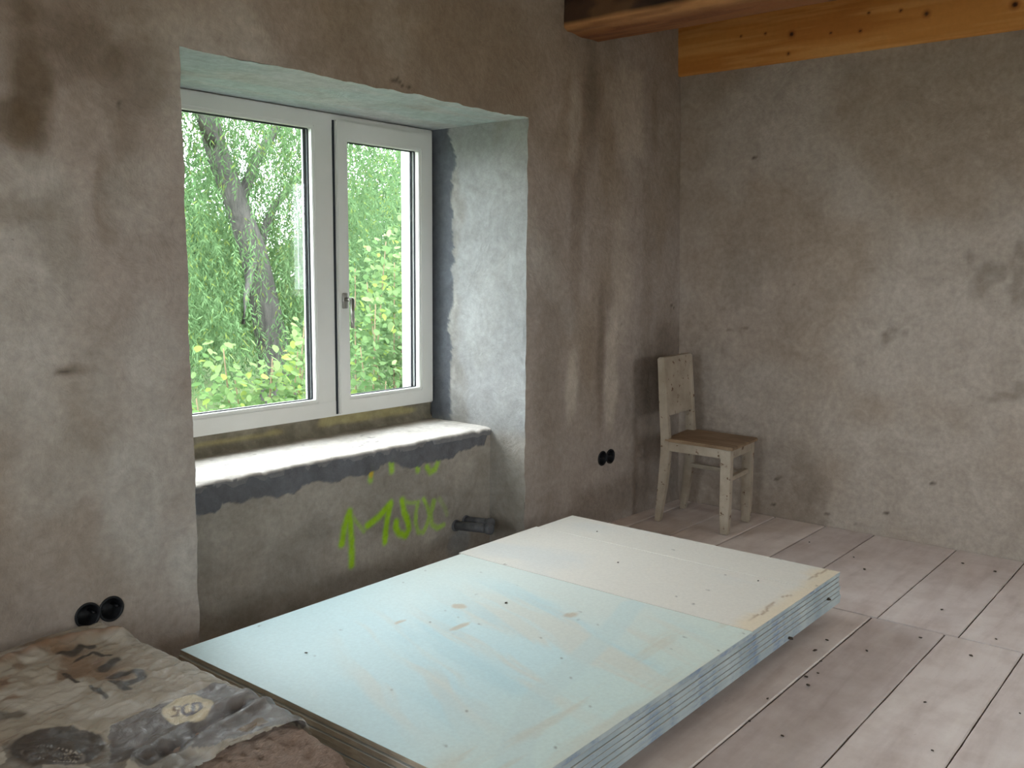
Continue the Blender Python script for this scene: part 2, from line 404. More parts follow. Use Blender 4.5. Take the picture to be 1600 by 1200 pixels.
Cg = mixc(Cg, lin(190, 188, 182), (1 - sstep(.004, .02, np.abs(Yg - edge_y + .012))) * .3 * sstep(.4, .6, fbm(Yg * 12, Zg * 12, 3, 145)) * sstep(.5, .62, Zg))
below = sstep(.60, .50, Zg + 0.06 * (fbm(Yg * 9, Zg * 9, 3, 45) - .5))
Cg = mixc(Cg, lin(150, 143, 134), .8 * below)
Xg = XR + 0.006 * (fbm(Yg * 5, Zg * 5, 3, 46) - .5) + jit(Zg, 2) * (1 - sstep(0, .02, Yg))
Ygd = Yg + wall_dy(np.full_like(Zg, XR), Zg) * (1 - sstep(0, .05, Yg)) + 0.006 * sstep(-.006, .01, Yg - edge_y) * 0
grid_obj('reveal_plaster', Xg, Ygd, Zg, MP, wall_w, Cg)
Cl = reveal_cols(Yg + 3, Zg)
Xg = XL + 0.006 * (fbm(Yg * 5, Zg * 5, 3, 47) - .5) + jit(Zg, 1) * (1 - sstep(0, .02, Yg))
Ygd = Yg + wall_dy(np.full_like(Zg, XL), Zg) * (1 - sstep(0, .05, Yg))
grid_obj('reveal_plaster', Xg, Ygd, Zg, MP, wall_w, Cl, flip=True)
xs_ = axis(XL, XR, .012)
Xg, Yg = np.meshgrid(xs_, ys, indexing='ij')
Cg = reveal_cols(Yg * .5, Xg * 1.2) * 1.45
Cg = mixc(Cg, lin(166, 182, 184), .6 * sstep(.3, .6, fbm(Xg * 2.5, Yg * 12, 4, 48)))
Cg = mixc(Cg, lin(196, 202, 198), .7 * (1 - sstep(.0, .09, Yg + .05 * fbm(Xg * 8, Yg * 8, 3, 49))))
Zg = ZT + 0.006 * (fbm(Xg * 5, Yg * 5, 3, 50) - .5) + jit(Xg, 3) * (1 - sstep(0, .02, Yg))
grid_obj('soffit_plaster', Xg, Yg + wall_dy(Xg, np.full_like(Xg, ZT)) * (1 - sstep(0, .05, Yg)), Zg, MP, wall_w, Cg, flip=True)
# niche panel under the sill with the spray paint
xs_ = axis(XL, XR, .005); zn = axis(-.02, ZS - .012, .005)
Xg, Zg = np.meshgrid(xs_, zn, indexing='ij')
Cg = np.ones(Xg.shape + (3,)) * lin(160, 153, 144)
Cg = mixc(Cg, lin(138, 132, 124), .7 * sstep(.4, .65, fbm(Xg * 3, Zg * 4, 4, 51)))
Cg = mixc(Cg, lin(176, 168, 158), .5 * sstep(.5, .7, fbm(Xg * 2.4 + 4, Zg * 5, 4, 52)))
me_ = sorted(MORTAR_EDGE)
me_ez = np.interp(Xg, [q[0] for q in me_], [q[1] for q in me_]) + .034 * (fbm(Xg * 18, Zg * 18, 5, 53) - .5) + .014 * (fbm(Xg * 70, Zg * 70, 3, 153) - .5)
paint = np.zeros(Xg.shape)
for k, pts in SPRAY.items():
    core, amp = (.013, 1.0)
    if k in ('zero_a', 'zero_b', 'zero_c'): core, amp = .010, .62
    if k == 'zero_d': core, amp = .010, .22
    if k in ('five_b', 'arrow_r'): amp = .5; core = .008
    if k.startswith('t'): core, amp = .012, .75
    d = seg_dist(Xg, Zg, pts) + .006 * (fbm(Xg * 40, Zg * 40, 3, 54) - .5)
    paint = np.maximum(paint, amp * (1 - sstep(core * .35, core * 2.0, d)))
paint *= .75 + .4 * fbm(Xg * 50, Zg * 50, 3, 55)
Cg = mixc(Cg, lin(158, 205, 30), np.clip(paint, 0, .95))
Cg = mixc(Cg, lin(230, 160, 40), .5 * blob(Xg, Zg, -2.137, .475, .012, .02, .3, 20, .4, 56) * (paint > .2))
mort = sstep(-.005, .006, Zg - me_ez)
mc = lin(104, 105, 110) * (0.8 + .4 * fbm(Xg * 14, Zg * 14, 4, 57))[..., None]
Cg = Cg * (1 - mort[..., None] * .97) + mc * mort[..., None] * .97
Cg = mixc(Cg, lin(148, 152, 154), .6 * blob(Xg, Zg, -1.60, .06, .075, .07, .35, 12, .2, 58))
Yg = DN + .010 * (fbm(Xg * 3, Zg * 3, 4, 59) - .5) - .004 * mort * (.6 + .8 * fbm(Xg * 20, Zg * 20, 3, 60))
grid_obj('niche_plaster', Xg, Yg, Zg, MP, wall_w, Cg)
# sill slab: top, ragged nose
xs_ = axis(XL, XR, .008)
prof = [(DN - .006, -.030), (DN - .010, -.012), (DN - .004, -.003), (DN + .006, 0.0)] + [(y, 0.0) for y in np.arange(DN + .02, DW + .03, .012)]
Xg = np.repeat(xs_[:, None], len(prof), 1)
Yg = np.repeat(np.array([q[0] for q in prof])[None], len(xs_), 0)
Zg = ZS + np.repeat(np.array([q[1] for q in prof])[None], len(xs_), 0)
nose = 1 - sstep(DN + .0, DN + .03, Yg)
Yg = Yg + nose * .030 * (fbm(Xg * 24, Zg * 10, 5, 61) - .45)
Zg = Zg + .004 * (fbm(Xg * 9, Yg * 9, 4, 62) - .5) - nose * .035 * np.clip(fbm(Xg * 20, Yg * 2, 5, 63) - .48, 0, 1) + .008 * (Yg - DN)
Cg = np.ones(Xg.shape + (3,)) * lin(222, 216, 210)
Cg = mixc(Cg, lin(198, 190, 182), .5 * sstep(.45, .7, fbm(Xg * 7, Yg * 7, 4, 64)))
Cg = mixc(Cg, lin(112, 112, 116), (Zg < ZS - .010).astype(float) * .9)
Cg = mixc(Cg, lin(150, 138, 122), .75 * sstep(DW - .07, DW, Yg + .02 * (fbm(Xg * 12, Yg * 12, 3, 65) - .5)))
for _ in range(40):
    cx, cy = RNG.uniform(XL, XR), RNG.uniform(DN + .02, DW - .05)
    Cg = mixc(Cg, lin(120, 112, 104), .6 * blob(Xg, Yg, cx, cy, RNG.uniform(.006, .016), .005, .3, 30, .3, 66))
sill = grid_obj('window_sill', Xg, Yg, Zg, MP, wall_w, Cg)
# mortar strip with foam between sill and frame
xs_ = axis(XL, XR, .01); zz = axis(ZS - .01, .665, .008)
Xg, Zg = np.meshgrid(xs_, zz, indexing='ij')
Yg = DW + .022 - .016 * sstep(.03, 0, Zg - ZS) + .010 * (fbm(Xg * 16, Zg * 16, 4, 67) - .5)
Cg = np.ones(Xg.shape + (3,)) * lin(142, 136, 120)
Cg = mixc(Cg, lin(112, 104, 90), .6 * sstep(.4, .6, fbm(Xg * 14, Zg * 20, 4, 68)))
Cg = mixc(Cg, lin(196, 184, 124), .5 * sstep(.55, .65, fbm(Xg * 3.5, Zg * 9, 3, 69)) * sstep(.60, .62, Zg))
grid_obj('mortar_joint', Xg, Yg, Zg, MP, wall_w, Cg)

# outer skin of the wall round the opening (white render, jambs seen through the glass)
OX0, OX1, OZ0, OZ1, OY0, OY1 = -3.03, -1.425, .655, 1.925, .655, .755
box('outer_render', (OX1, OY0, -1.6), (.6, OY1, 3.2), M_OUTW, wall_w)
box('outer_render', (X0 - .4, OY0, -1.6), (OX0, OY1, 3.2), M_OUTW, wall_w)
box('outer_render', (OX0, OY0, OZ1), (OX1, OY1, 3.2), M_OUTW, wall_w)
box('outer_render', (OX0, OY0, -1.6), (OX1, OY1, OZ0), M_OUTW, wall_w)
box('outer_sill', (OX0, OY0 - .005, OZ0), (OX1, OY1 + .05, OZ0 + .022), M_OUTW, wall_w, .006)

# ------------------------------------------------------------------ right wall (x = 0)
wall_r = empty('wall_right'); tag(wall_r, 'grey-beige plastered wall behind the chair, with mould stains and painted-on shade', None, kind='structure')
def rcols(y, z):
    c = np.ones(y.shape + (3,)) * lin(174, 162, 152)
    c = mixc(c, lin(156, 141, 126), .6 * sstep(.15, .68, fbm(y * 1.2, z * 1.0, 4, 71)))
    c = mixc(c, lin(184, 176, 168), .6 * sstep(.5, .72, fbm(y * 1.3 + 5, z * 1.4, 4, 72)))
    for (cy, cz, ry, rz, k, s) in [(-1.175, 1.02, .045, .03, .6, 1), (-1.14, .975, .022, .03, .6, 2), (-1.02, .87, .035, .028, .45, 3), (-1.235, 1.01, .018, .014, .55, 4),
                                   (-1.50, 1.37, .012, .05, .45, 5), (-1.575, 1.29, .055, .045, .5, 6), (-1.55, 1.22, .03, .05, .4, 7), (-1.70, 1.22, .03, .12, .55, 8),
                                   (-1.62, 1.33, .05, .03, .35, 9), (-1.70, .75, .075, .022, .5, 10), (-1.78, .80, .06, .035, .6, 11), (-1.62, .73, .04, .012, .35, 12),
                                   (-1.72, 1.42, .03, .05, .4, 13), (-.40, 1.30, .14, .2, .3, 14), (-.14, .62, .12, .3, .35, 15), (-.62, .22, .2, .22, .22, 16), (-.8, .1, .07, .28, .22, 17)]:  # last wide blobs paint the shade in the corner and behind the chair
        c = mixc(c, lin(104, 94, 82), .72 * k * blob(y, z, cy, cz, ry, rz, 1.1, 26, .6, s + 70))
    for (cy, cz) in [(-.667, 1.235), (-.62, .2), (-.61, .06), (-.9, .06), (-1.05, .03), (-1.2, .12), (-.42, 1.9), (-1.4, .3)]:
        c = mixc(c, lin(60, 52, 44), .8 * blob(y, z, cy, cz, .012, .006, .4, 30, .4, 90))
    for pts in [[(-.64, .215), (-.60, .21)], [(-.30, .99), (-.42, 1.0)]]:
        c = mixc(c, lin(76, 66, 56), .5 * (1 - sstep(.002, .007, seg_dist(y, z, pts))))
    return c
def rpatch(ya, zb):
    Yg, Zg = np.meshgrid(ya, zb, indexing='ij')
    grid_obj('plaster_field', .010 * (fbm(Yg * 1.9, Zg * 1.9, 4, 73) - .5), Yg, Zg, MP, wall_r, rcols(Yg, Zg), flip=True)
rpatch(axis(SLIT[1], .08, .014), axis(-.02, ZC, .014))
rpatch(axis(Y0, SLIT[0], .12), axis(-.02, ZC, .12))
rpatch(axis(SLIT[0], SLIT[1], .03), axis(-.02, SLIT[2], .05))
rpatch(axis(SLIT[0], SLIT[1], .03), axis(SLIT[3], ZC, .05))
a, b, c, d = SLIT
for nm, lo, hi in (('reveal_plaster', (0, b, c), (.14, b + .02, d)), ('reveal_plaster', (0, a - .02, c), (.14, a, d)),
                   ('reveal_plaster', (0, a - .02, d), (.14, b + .02, d + .02)), ('reveal_plaster', (0, a - .02, c - .02), (.14, b + .02, c))):
    box(nm, lo, hi, M_PLAINWALL, wall_r)
box('outer_render', (.09, b + .02, -1.6), (.15, OY1, 3.2), M_OUTW, wall_r)
box('outer_render', (.09, Y0 - .3, -1.6), (.15, a - .02, 3.2), M_OUTW, wall_r)
box('outer_render', (.09, a - .02, -1.6), (.15, b + .02, c - .02), M_OUTW, wall_r)
box('outer_render', (.09, a - .02, d + .02), (.15, b + .02, 3.2), M_OUTW, wall_r)

# ------------------------------------------------------------------ other walls, ceiling (out of view)
wall_b = empty('wall_behind'); tag(wall_b, 'plastered wall with two windows added for fill light opposite the niche', None, kind='structure')
def wall_with_holes(parent, holes, lo, hi, mk):
    edges = sorted([lo] + [h[0] for h in holes] + [h[1] for h in holes] + [hi])
    for p, q in zip(edges[:-1], edges[1:]):
        hs = [h for h in holes if h[0] <= p + 1e-6 and h[1] >= q - 1e-6]
        if not hs: mk(p, q, -.02, ZC, parent)
        else:
            mk(p, q, -.02, hs[0][2], parent); mk(p, q, hs[0][3], ZC, parent)
wall_with_holes(wall_b, BACK_FILLWIN, X0 - .3, .0, lambda p, q, z0, z1, par: box('plaster_field', (p, Y0 - .3, z0), (q, Y0, z1), M_PLAINWALL, par))
wall_l = empty('wall_left'); tag(wall_l, 'plastered wall with two windows added for fill light, facing the right wall', None, kind='structure')
wall_with_holes(wall_l, LEFT_FILLWIN, Y0, .1, lambda p, q, z0, z1, par: box('plaster_field', (X0 - .3, p, z0), (X0, q, z1), M_PLAINWALL, par))
ceil = box('ceiling', (X0 - .3, Y0 - .3, ZC), (.4, .75, ZC + .1), M_CEIL); tag(ceil, kind='structure')

# ------------------------------------------------------------------ floor
def m_floor():
    t = NT('dusty_floor_board')
    v = t.coord((0.35, 2.2, 1)); v2 = t.coord((1, 1, 1))
    oi = t.n('ShaderNodeObjectInfo')
    mp = t.n('ShaderNodeVectorMath', operation='ADD'); t.l(v, mp.inputs[0])
    sc = t.n('ShaderNodeVectorMath', operation='SCALE'); sc.inputs['Scale'].default_value = 23
    cmb = t.n('ShaderNodeCombineXYZ'); t.l(oi.outputs['Random'], cmb.inputs[0]); t.l(oi.outputs['Random'], cmb.inputs[1])
    t.l(cmb.outputs[0], sc.inputs[0]); t.l(sc.outputs[0], mp.inputs[1])
    n1 = t.noise(mp.outputs[0], 5, 6, 0.62, 0.4)
    c = t.ramp(n1, [(0.25, tup(lin(204, 192, 189))), (0.5, tup(lin(224, 214, 212))), (0.75, tup(lin(234, 227, 225)))])
    dirt = t.ramp(t.noise(v2, 7, 5, 0.65), [(0.35, (0.86, 0.83, 0.81)), (0.6, (1.02, 1.02, 1.02))])
    c = t.mix(c, dirt, 0.8, 'MULTIPLY')
    tone = t.ramp(oi.outputs['Random'], [(0, (0.88, 0.86, 0.86)), (1, (1.06, 1.05, 1.03))])
    c = t.mix(c, tone, 1.0, 'MULTIPLY')
    sp = t.ramp(t.noise(v2, 55, 3, 0.6), [(0.70, (1, 1, 1)), (0.78, (0.62, 0.56, 0.52))])
    c = t.mix(c, sp, 0.7, 'MULTIPLY')
    return t.fin(c, 0.62, t.bump(t.noise(v2, 40, 4, 0.6), 0.15, 0.003), 0.3)
M_FLOOR = m_floor()
M_GAP = m_noise('joint_dirt', lin(62, 50, 42), lin(96, 80, 68), 40, 0.95)
floor = box('floor', (X0 - .3, Y0 - .3, -.08), (.1, .6, -.006), M_GAP); tag(floor, 'wide dusty floorboards', None, kind='structure')
def plank(x0, x1, y0, y1):
    n = max(8, int((x1 - x0) / .05)); g = .0025
    V = []; F = []
    xs = np.linspace(x0 + g, x1 - g - (.006 if x1 < -1 else 0), n)
    s = RNG.uniform(0, 90)
    wob = lambda k: .0035 * (fbm(xs * 12, xs * 0 + s + k, 3, 5) - .5)
    ya = y0 + g + wob(0); yb = y1 - g + wob(9)
    dz = RNG.uniform(-.0006, .0006)
    for i in range(n):
        V += [(xs[i], ya[i], -.02), (xs[i], ya[i], -.003 + dz), (xs[i], ya[i] + .004, dz), (xs[i], yb[i] - .004, dz), (xs[i], yb[i], -.003 + dz), (xs[i], yb[i], -.02)]
    for i in range(n - 1):
        for k in range(5): F.append((i * 6 + k, (i + 1) * 6 + k, (i + 1) * 6 + k + 1, i * 6 + k + 1))
    F.append((0, 1, 2, 3, 4, 5)); F.append(tuple((n - 1) * 6 + k for k in (5, 4, 3, 2, 1, 0)))
    o = mesh_obj('plank', V, F, M_FLOOR, floor)
XJ = -1.143
rows_far = [.03, -.12, -.37, -.625, -.897, -1.147, -1.53, -1.82, -2.10, -2.40, -2.72, -3.0, -3.3, -3.6, -3.9, -4.2, -4.5, -4.8, -5.1, Y0]
for y1, y0 in zip(rows_far[:-1], rows_far[1:]): plank(XJ, -.004, y0, y1)
rows_near = [.215, -.05, -.33, -.63, -.93, -1.23, -1.513, -1.775, -2.032, -2.31, -2.6, -2.9, -3.2, -3.5, -3.8, -4.1, -4.4, -4.7, -5.0, Y0]
for y1, y0 in zip(rows_near[:-1], rows_near[1:]):
    plank(-3.72, XJ, y0, y1)
    plank(X0, -3.72, y0, y1)

# ------------------------------------------------------------------ ceiling beams
def beam_grid(name, x0, x1, z0, z1, ya, yb, colf, mat, parent=None, jag=.006, ch=.03):
    """square beam along y, perimeter profile with chamfered lower edges"""
    ys = axis(ya, yb, .02)
    per = []
    def line(a, b, n): per.extend([(a[0] + (b[0] - a[0]) * k / n, a[1] + (b[1] - a[1]) * k / n) for k in range(n)])
    line((x0, z1), (x0, z0 + ch * .6), 16); line((x0, z0 + ch * .6), (x0 + ch, z0), 3); line((x0 + ch, z0), (x1 - ch * .4, z0), 16)
    line((x1 - ch * .4, z0), (x1, z0 + ch * .4), 3); line((x1, z0 + ch * .4), (x1, z1), 16); per.append((x1, z1))
    P = np.array(per); n = len(P)
    u = np.arange(n) * .02
    U, Yg = np.meshgrid(u, ys, indexing='ij')
    X = np.repeat(P[:, 0][:, None], len(ys), 1); Z = np.repeat(P[:, 1][:, None], len(ys), 1)
    dn = jag * (fbm(U * 9, Yg * 2.2, 4, 81) - .5) * 2
    cx, cz = (x0 + x1) / 2, (z0 + z1) / 2
    X2 = X + dn * np.sign(X - cx) * (np.abs(X - cx) > (x1 - x0) * .4); Z2 = Z + dn * (Z < cz)
    C = colf(X, Yg, Z)
    n_, m_ = X.shape
    V = np.stack([X2, Yg, Z2], -1).reshape(-1, 3)
    i, j = np.meshgrid(np.arange(n_ - 1), np.arange(m_ - 1), indexing='ij'); a = i * m_ + j
    F = np.stack([a, a + 1, a + m_ + 1, a + m_], -1).reshape(-1, 4)
    return mesh_obj(name, V, F, mat, parent, True, C)
M_OLD = m_attr('old_beam_wood', .8, 30, .5, .01)
M_NEW = m_attr('new_beam_wood', .55, 40, .12, .003)
def old_cols(x, y, z):
    c = np.ones(x.shape + (3,)) * lin(74, 54, 42)
    c = mixc(c, lin(36, 26, 22), .85 * sstep(.45, .62, fbm(y * 3, z * 16 + x * 12, 4, 82)))
    c = mixc(c, lin(124, 92, 64), .5 * sstep(.56, .7, fbm(y * 4 + 9, z * 22, 4, 83)))
    low = (z < 2.412 + .012 * (fbm(y * 7, x * 5, 3, 84) - .5)).astype(float)
    bc = np.ones(x.shape + (3,)) * lin(150, 98, 62)
    bc = mixc(bc, lin(190, 138, 88), .8 * sstep(-1.02, -1.09, x + .05 * (fbm(y * 5, x * 5, 3, 85) - .5)))
    bc = mixc(bc, lin(104, 62, 42), .5 * sstep(.5, .65, fbm(y * 3, x * 30, 4, 86)))
    return c * (1 - low[..., None]) + bc * low[..., None]
ob = beam_grid('ceiling_beam', -1.128, -.845, 2.385, ZC, Y0, .03, old_cols, M_OLD, None, .006, .03)
tag(ob, 'dark old ceiling beam with a raw orange underside, running into the window wall', 'beam')
def new_cols(x, y, z):
    g = fbm(y * 1.3, z * 26, 5, 87)
    c = np.ones(x.shape + (3,)) * lin(206, 142, 74)
    c = mixc(c, lin(184, 116, 54), .8 * sstep(.4, .7, g))
    c = mixc(c, lin(222, 164, 96), .6 * sstep(.5, .7, fbm(y * 2 + 4, z * 34, 4, 88)))
    for (ky, kz, r) in [(-.609, 2.491, .013), (-1.253, 2.488, .012), (-1.62, 2.468, .014), (-.333, 2.521, .006), (-.468, 2.515, .006), (-.596, 2.399, .007), (-.809, 2.468, .006),
                        (-.953, 2.456, .007), (-.989, 2.533, .006), (-1.137, 2.521, .007)]:
        q = np.hypot((y - ky), (z - kz))
        c = mixc(c, lin(150, 84, 40), .6 * (1 - sstep(r, r * 2.4, q)))
        c = mixc(c, lin(52, 28, 16), .95 * (1 - sstep(r * .55, r * 1.05, q)))
    return c
# face of the new beam, finely divided so its knots show
ysn = np.concatenate([axis(-2.0, .06, .006), []]); ysn = np.concatenate([np.arange(Y0, -2.0, .1), ysn])
znn = np.concatenate([[2.362], np.arange(2.366, 2.72, .006), [ZC]])
pr = [(.06, 2.362), (-.018, 2.362), (-.024, 2.368)] + [(-.024, z) for z in znn[2:]]
P = np.array(pr)
X = np.repeat(P[:, 0][:, None], len(ysn), 1); Z = np.repeat(P[:, 1][:, None], len(ysn), 1); Y = np.repeat(ysn[None], len(P), 0)
nb = grid_obj('ceiling_beam', X, Y, Z, M_NEW, None, new_cols(X, Y, Z), None, True)
tag(nb, 'new orange knotty timber beam lying along the top of the right wall', 'beam')

# ------------------------------------------------------------------ windows
def ring(name, x0, x1, z0, z1, wl, wr, wb, wt, y0, y1, mat, parent, bevel=.003, plane='y', depth=None):
    o = [(x0, z0), (x1, z0), (x1, z1), (x0, z1)]
    i = [(x0 + wl, z0 + wb), (x1 - wr, z0 + wb), (x1 - wr, z1 - wt), (x0 + wl, z1 - wt)]
    bm = bmesh.new()
    vs = []
    for y in (y0, y1):
        for q in o + i:
            vs.append(bm.verts.new((q[0], y, q[1]) if plane == 'y' else (y, q[0], q[1])))
    for k in range(4):
        n = (k + 1) % 4
        bm.faces.new((vs[k], vs[n], vs[4 + n], vs[4 + k])); bm.faces.new((vs[8 + k], vs[12 + k], vs[12 + n], vs[8 + n]))
        bm.faces.new((vs[k], vs[8 + k], vs[8 + n], vs[n])); bm.faces.new((vs[4 + k], vs[4 + n], vs[12 + n], vs[12 + k]))
    bmesh.ops.recalc_face_normals(bm, faces=bm.faces[:])
    if bevel: bmesh.ops.bevel(bm, geom=bm.edges[:], offset=bevel, segments=2, affect='EDGES')
    return bm_obj(name, bm, mat, parent)
win = empty('window_1'); tag(win, 'white two-part window with a fixed pane and a handled sash', None, kind='structure')
FB, FT = .655, 1.962
# fixed frame: outer ring round both lights, then a mullion
ring('frame', XL + .002, XR - .002, FB, FT, .075, .045, .070, .060, DW, OY0 + .004, M_WHITE, win)
box('mullion', (-2.098, DW + .001, FB + .06), (-1.972, OY0 + .002, FT - .05), M_WHITE, win, .003)
GY = DW + .030
LX0, LX1, LZ0, LZ1 = -2.996, -2.096, .724, 1.903
b_ = ring('glazing_bead', LX0 - .002, LX1 + .002, LZ0 - .002, LZ1 + .002, .014, .014, .016, .014, DW + .004, GY, M_WHITE, win, .003)
ring('seal', LX0, LX1, LZ0, LZ1, .017, .017, .018, .016, GY - .001, GY + .004, M_SEAL, win, 0)
box('glass_pane', (LX0 + .002, GY + .004, LZ0 + .002), (LX1 - .002, GY + .026, LZ1 - .002), M_GLASS, win)
ring('seal', LX0, LX1, LZ0, LZ1, .017, .017, .014, .014, GY + .026, GY + .030, M_SEAL, win, 0)
ring('outer_bead', LX0, LX1, LZ0, LZ1, .012, .012, .012, .012, GY + .030, OY0, M_WHITE, win, 0)
# right sash
sash = empty('sash', (0, 0, 0), win)
SX0, SX1, SZ0, SZ1 = -1.992, -1.404, .664, 1.936
SY = DW - .018
ring('sash_frame', SX0, SX1, SZ0, SZ1, .056, .080, .063, .072, SY, DW + .050, M_WHITE, sash, .004)
HX0, HX1, HZ0, HZ1 = SX0 + .053, SX1 - .077, SZ0 + .060, SZ1 - .069
ring('glazing_bead', HX0 - .002, HX1 + .002, HZ0 - .002, HZ1 + .002, .014, .014, .016, .014, SY + .004, SY + .032, M_WHITE, sash, .003)
ring('seal', HX0, HX1, HZ0, HZ1, .017, .017, .018, .016, SY + .031, SY + .036, M_SEAL, sash, 0)
box('glass_pane', (HX0 + .002, SY + .036, HZ0 + .002), (HX1 - .002, SY + .058, HZ1 - .002), M_GLASS, sash)
ring('seal', HX0, HX1, HZ0, HZ1, .017, .017, .014, .014, SY + .058, SY + .062, M_SEAL, sash, 0)
box('sash_gap_dark_strip', (SX0 - .010, DW - .003, SZ0), (SX0 - .0005, DW + .01, SZ1), M_SEAL, win)  # dark strip stands in for the open gap beside the sash
# handle
bm = bmesh.new()
hx, hz = SX0 + .030, 1.165
box_bm(bm, (hx - .014, SY - .010, hz - .034), (hx + .014, SY, hz + .034), .004)
bmesh.ops.create_cone(bm, segments=20, radius1=.009, radius2=.009, depth=.048, cap_ends=True, matrix=Matrix.Translation((hx, SY - .030, hz + .006)) @ Matrix.Rotation(math.radians(90), 4, 'X'))
bmesh.ops.create_uvsphere(bm, u_segments=16, v_segments=8, radius=.0105, matrix=Matrix.Translation((hx, SY - .052, hz + .006)))
bmesh.ops.create_cone(bm, segments=20, radius1=.0085, radius2=.0105, depth=.125, cap_ends=True, matrix=Matrix.Translation((hx, SY - .053, hz - .055)))
bm_obj('handle', bm, M_STEEL, sash, True)

for k, (a, b, c, d) in enumerate(BACK_FILLWIN):  # added fill-light windows, out of view
    w = empty('window_%d' % (k + 2)); tag(w, kind='structure')
    ring('frame', a, b, c, d, .07, .07, .07, .07, Y0 - .25, Y0 - .18, M_WHITE, w)
    box('mullion', ((a + b) / 2 - .05, Y0 - .248, c + .06), ((a + b) / 2 + .05, Y0 - .182, d - .06), M_WHITE, w, .003)
    box('glass_pane', (a + .06, Y0 - .222, c + .06), ((a + b) / 2 - .04, Y0 - .208, d - .06), M_GLASS, w)
    box('glass_pane', ((a + b) / 2 + .04, Y0 - .222, c + .06), (b - .06, Y0 - .208, d - .06), M_GLASS, w)
for k, (a, b, c, d) in enumerate(LEFT_FILLWIN):  # likewise added to brighten the right wall, never in view
    w = empty('window_%d' % (k + 4)); tag(w, kind='structure')
    ring('frame', a, b, c, d, .07, .07, .07, .07, X0 - .25, X0 - .18, M_WHITE, w, .003, 'x')
    box('mullion', (X0 - .248, (a + b) / 2 - .05, c + .06), (X0 - .182, (a + b) / 2 + .05, d - .06), M_WHITE, w, .003)
    box('glass_pane', (X0 - .222, a + .06, c + .06), (X0 - .208, (a + b) / 2 - .04, d - .06), M_GLASS, w)
    box('glass_pane', (X0 - .222, (a + b) / 2 + .04, c + .06), (X0 - .208, b - .06, d - .06), M_GLASS, w)
w = empty('window_6'); tag(w, kind='structure')
a, b, c, d = SLIT
ring('frame', a, b, c, d, .02, .02, .03, .03, .09, .125, M_WHITE, w, .002, 'x')
box('glass_pane', (.104, a + .015, c + .02), (.114, b - .015, d - .02), M_GLASS, w)

# ------------------------------------------------------------------ plasterboard stack
def m_edge_blue():
    t = NT('board_edge_blue'); v = t.coord((1, 1, 1)); v2 = t.coord((1, 1, 3))
    c = t.ramp(t.noise(v, 6, 4), [(0.3, tup(lin(160, 176, 184))), (0.7, tup(lin(196, 208, 210)))])
    blue = t.ramp(t.noise(v2, 9, 5, 0.75), [(0.50, (0, 0, 0)), (0.64, (1, 1, 1))])
    c = t.mix(c, tup(lin(112, 134, 176)), t.mix((0, 0, 0), blue, 0.6))
    return t.fin(c, 0.7, t.bump(t.noise(v, 80, 3), 0.2, 0.002), 0.3)
M_EDGEB = m_edge_blue()
M_EDGEE = m_noise('board_cut_end', lin(140, 128, 112), lin(182, 170, 152), 14, 0.9, (1, 1, 6), bstr=0.3)
M_FACE = m_attr('board_face', 0.6, 90, 0.06, 0.001, 0.35)
M_TIMBER = m_noise('rough_timber', lin(140, 112, 80), lin(176, 146, 108), 8, 0.8, (6, 1, 6))
BX0, BX1, BY0, BY1, BZT, BT = -3.268, -1.300, -1.440, -.205, .200, .0145
def blue_cols(x, y):
    c = np.ones(x.shape + (3,)) * lin(196, 220, 224)
    c = mixc(c, lin(212, 216, 208), .75 * sstep(-2.75, -2.1, x + .5 * (fbm(x * 2, y * 2, 3, 91) - .5)))
    c = mixc(c, lin(206, 220, 212), .6 * sstep(-1.0, -1.35, y))
    # long wiped streaks
    u = (x * .95 - y * .31); w = (x * .31 + y * .95)
    st = fbm(u * 14 + 3 * fbm(x * 2, y * 2, 3, 92), w * 1.6, 4, 93)
    zone = blob(x, y, -2.62, -.95, .55, .42, .35, 4, .5, 94)
    c = mixc(c, lin(210, 208, 198), .65 * zone * sstep(.48, .66, st))
    c = mixc(c, lin(178, 210, 218), .5 * zone * sstep(.52, .68, fbm(u * 10 + 7, w * 1.3, 4, 95)))
    # broad sweep near the front edge
    sw = np.abs(seg_dist(x, y, [(-2.10, -1.03), (-2.33, -1.10), (-2.82, -1.20), (-3.09, -1.33), (-3.2, -1.44)]))
    c = mixc(c, lin(196, 214, 214), .7 * (1 - sstep(.03, .05, sw)))
    c = mixc(c, lin(200, 196, 182), .5 * sstep(.5, .7, fbm(x * 3, y * 22, 4, 96)) * sstep(-1.18, -1.25, y))
    for (cx, cy, rx, ry) in [(-2.60, -.72, .045, .012), (-2.48, -.60, .02, .022), (-2.70, -.55, .025, .008), (-2.30, -.93, .03, .02)]:
        c = mixc(c, lin(190, 176, 156), .8 * blob(x, y, cx, cy, rx, ry, .6, 25, .3, 97))
    for k in range(34):
        cx, cy, r = RNG.uniform(BX0, -2.05), RNG.uniform(BY0, BY1), RNG.uniform(.0025, .0045)
        m = np.clip(1.5 - np.hypot(x - cx, y - cy) / r, 0, 1)
        c = mixc(c, lin(90, 86, 80), .7 * m)
    return c
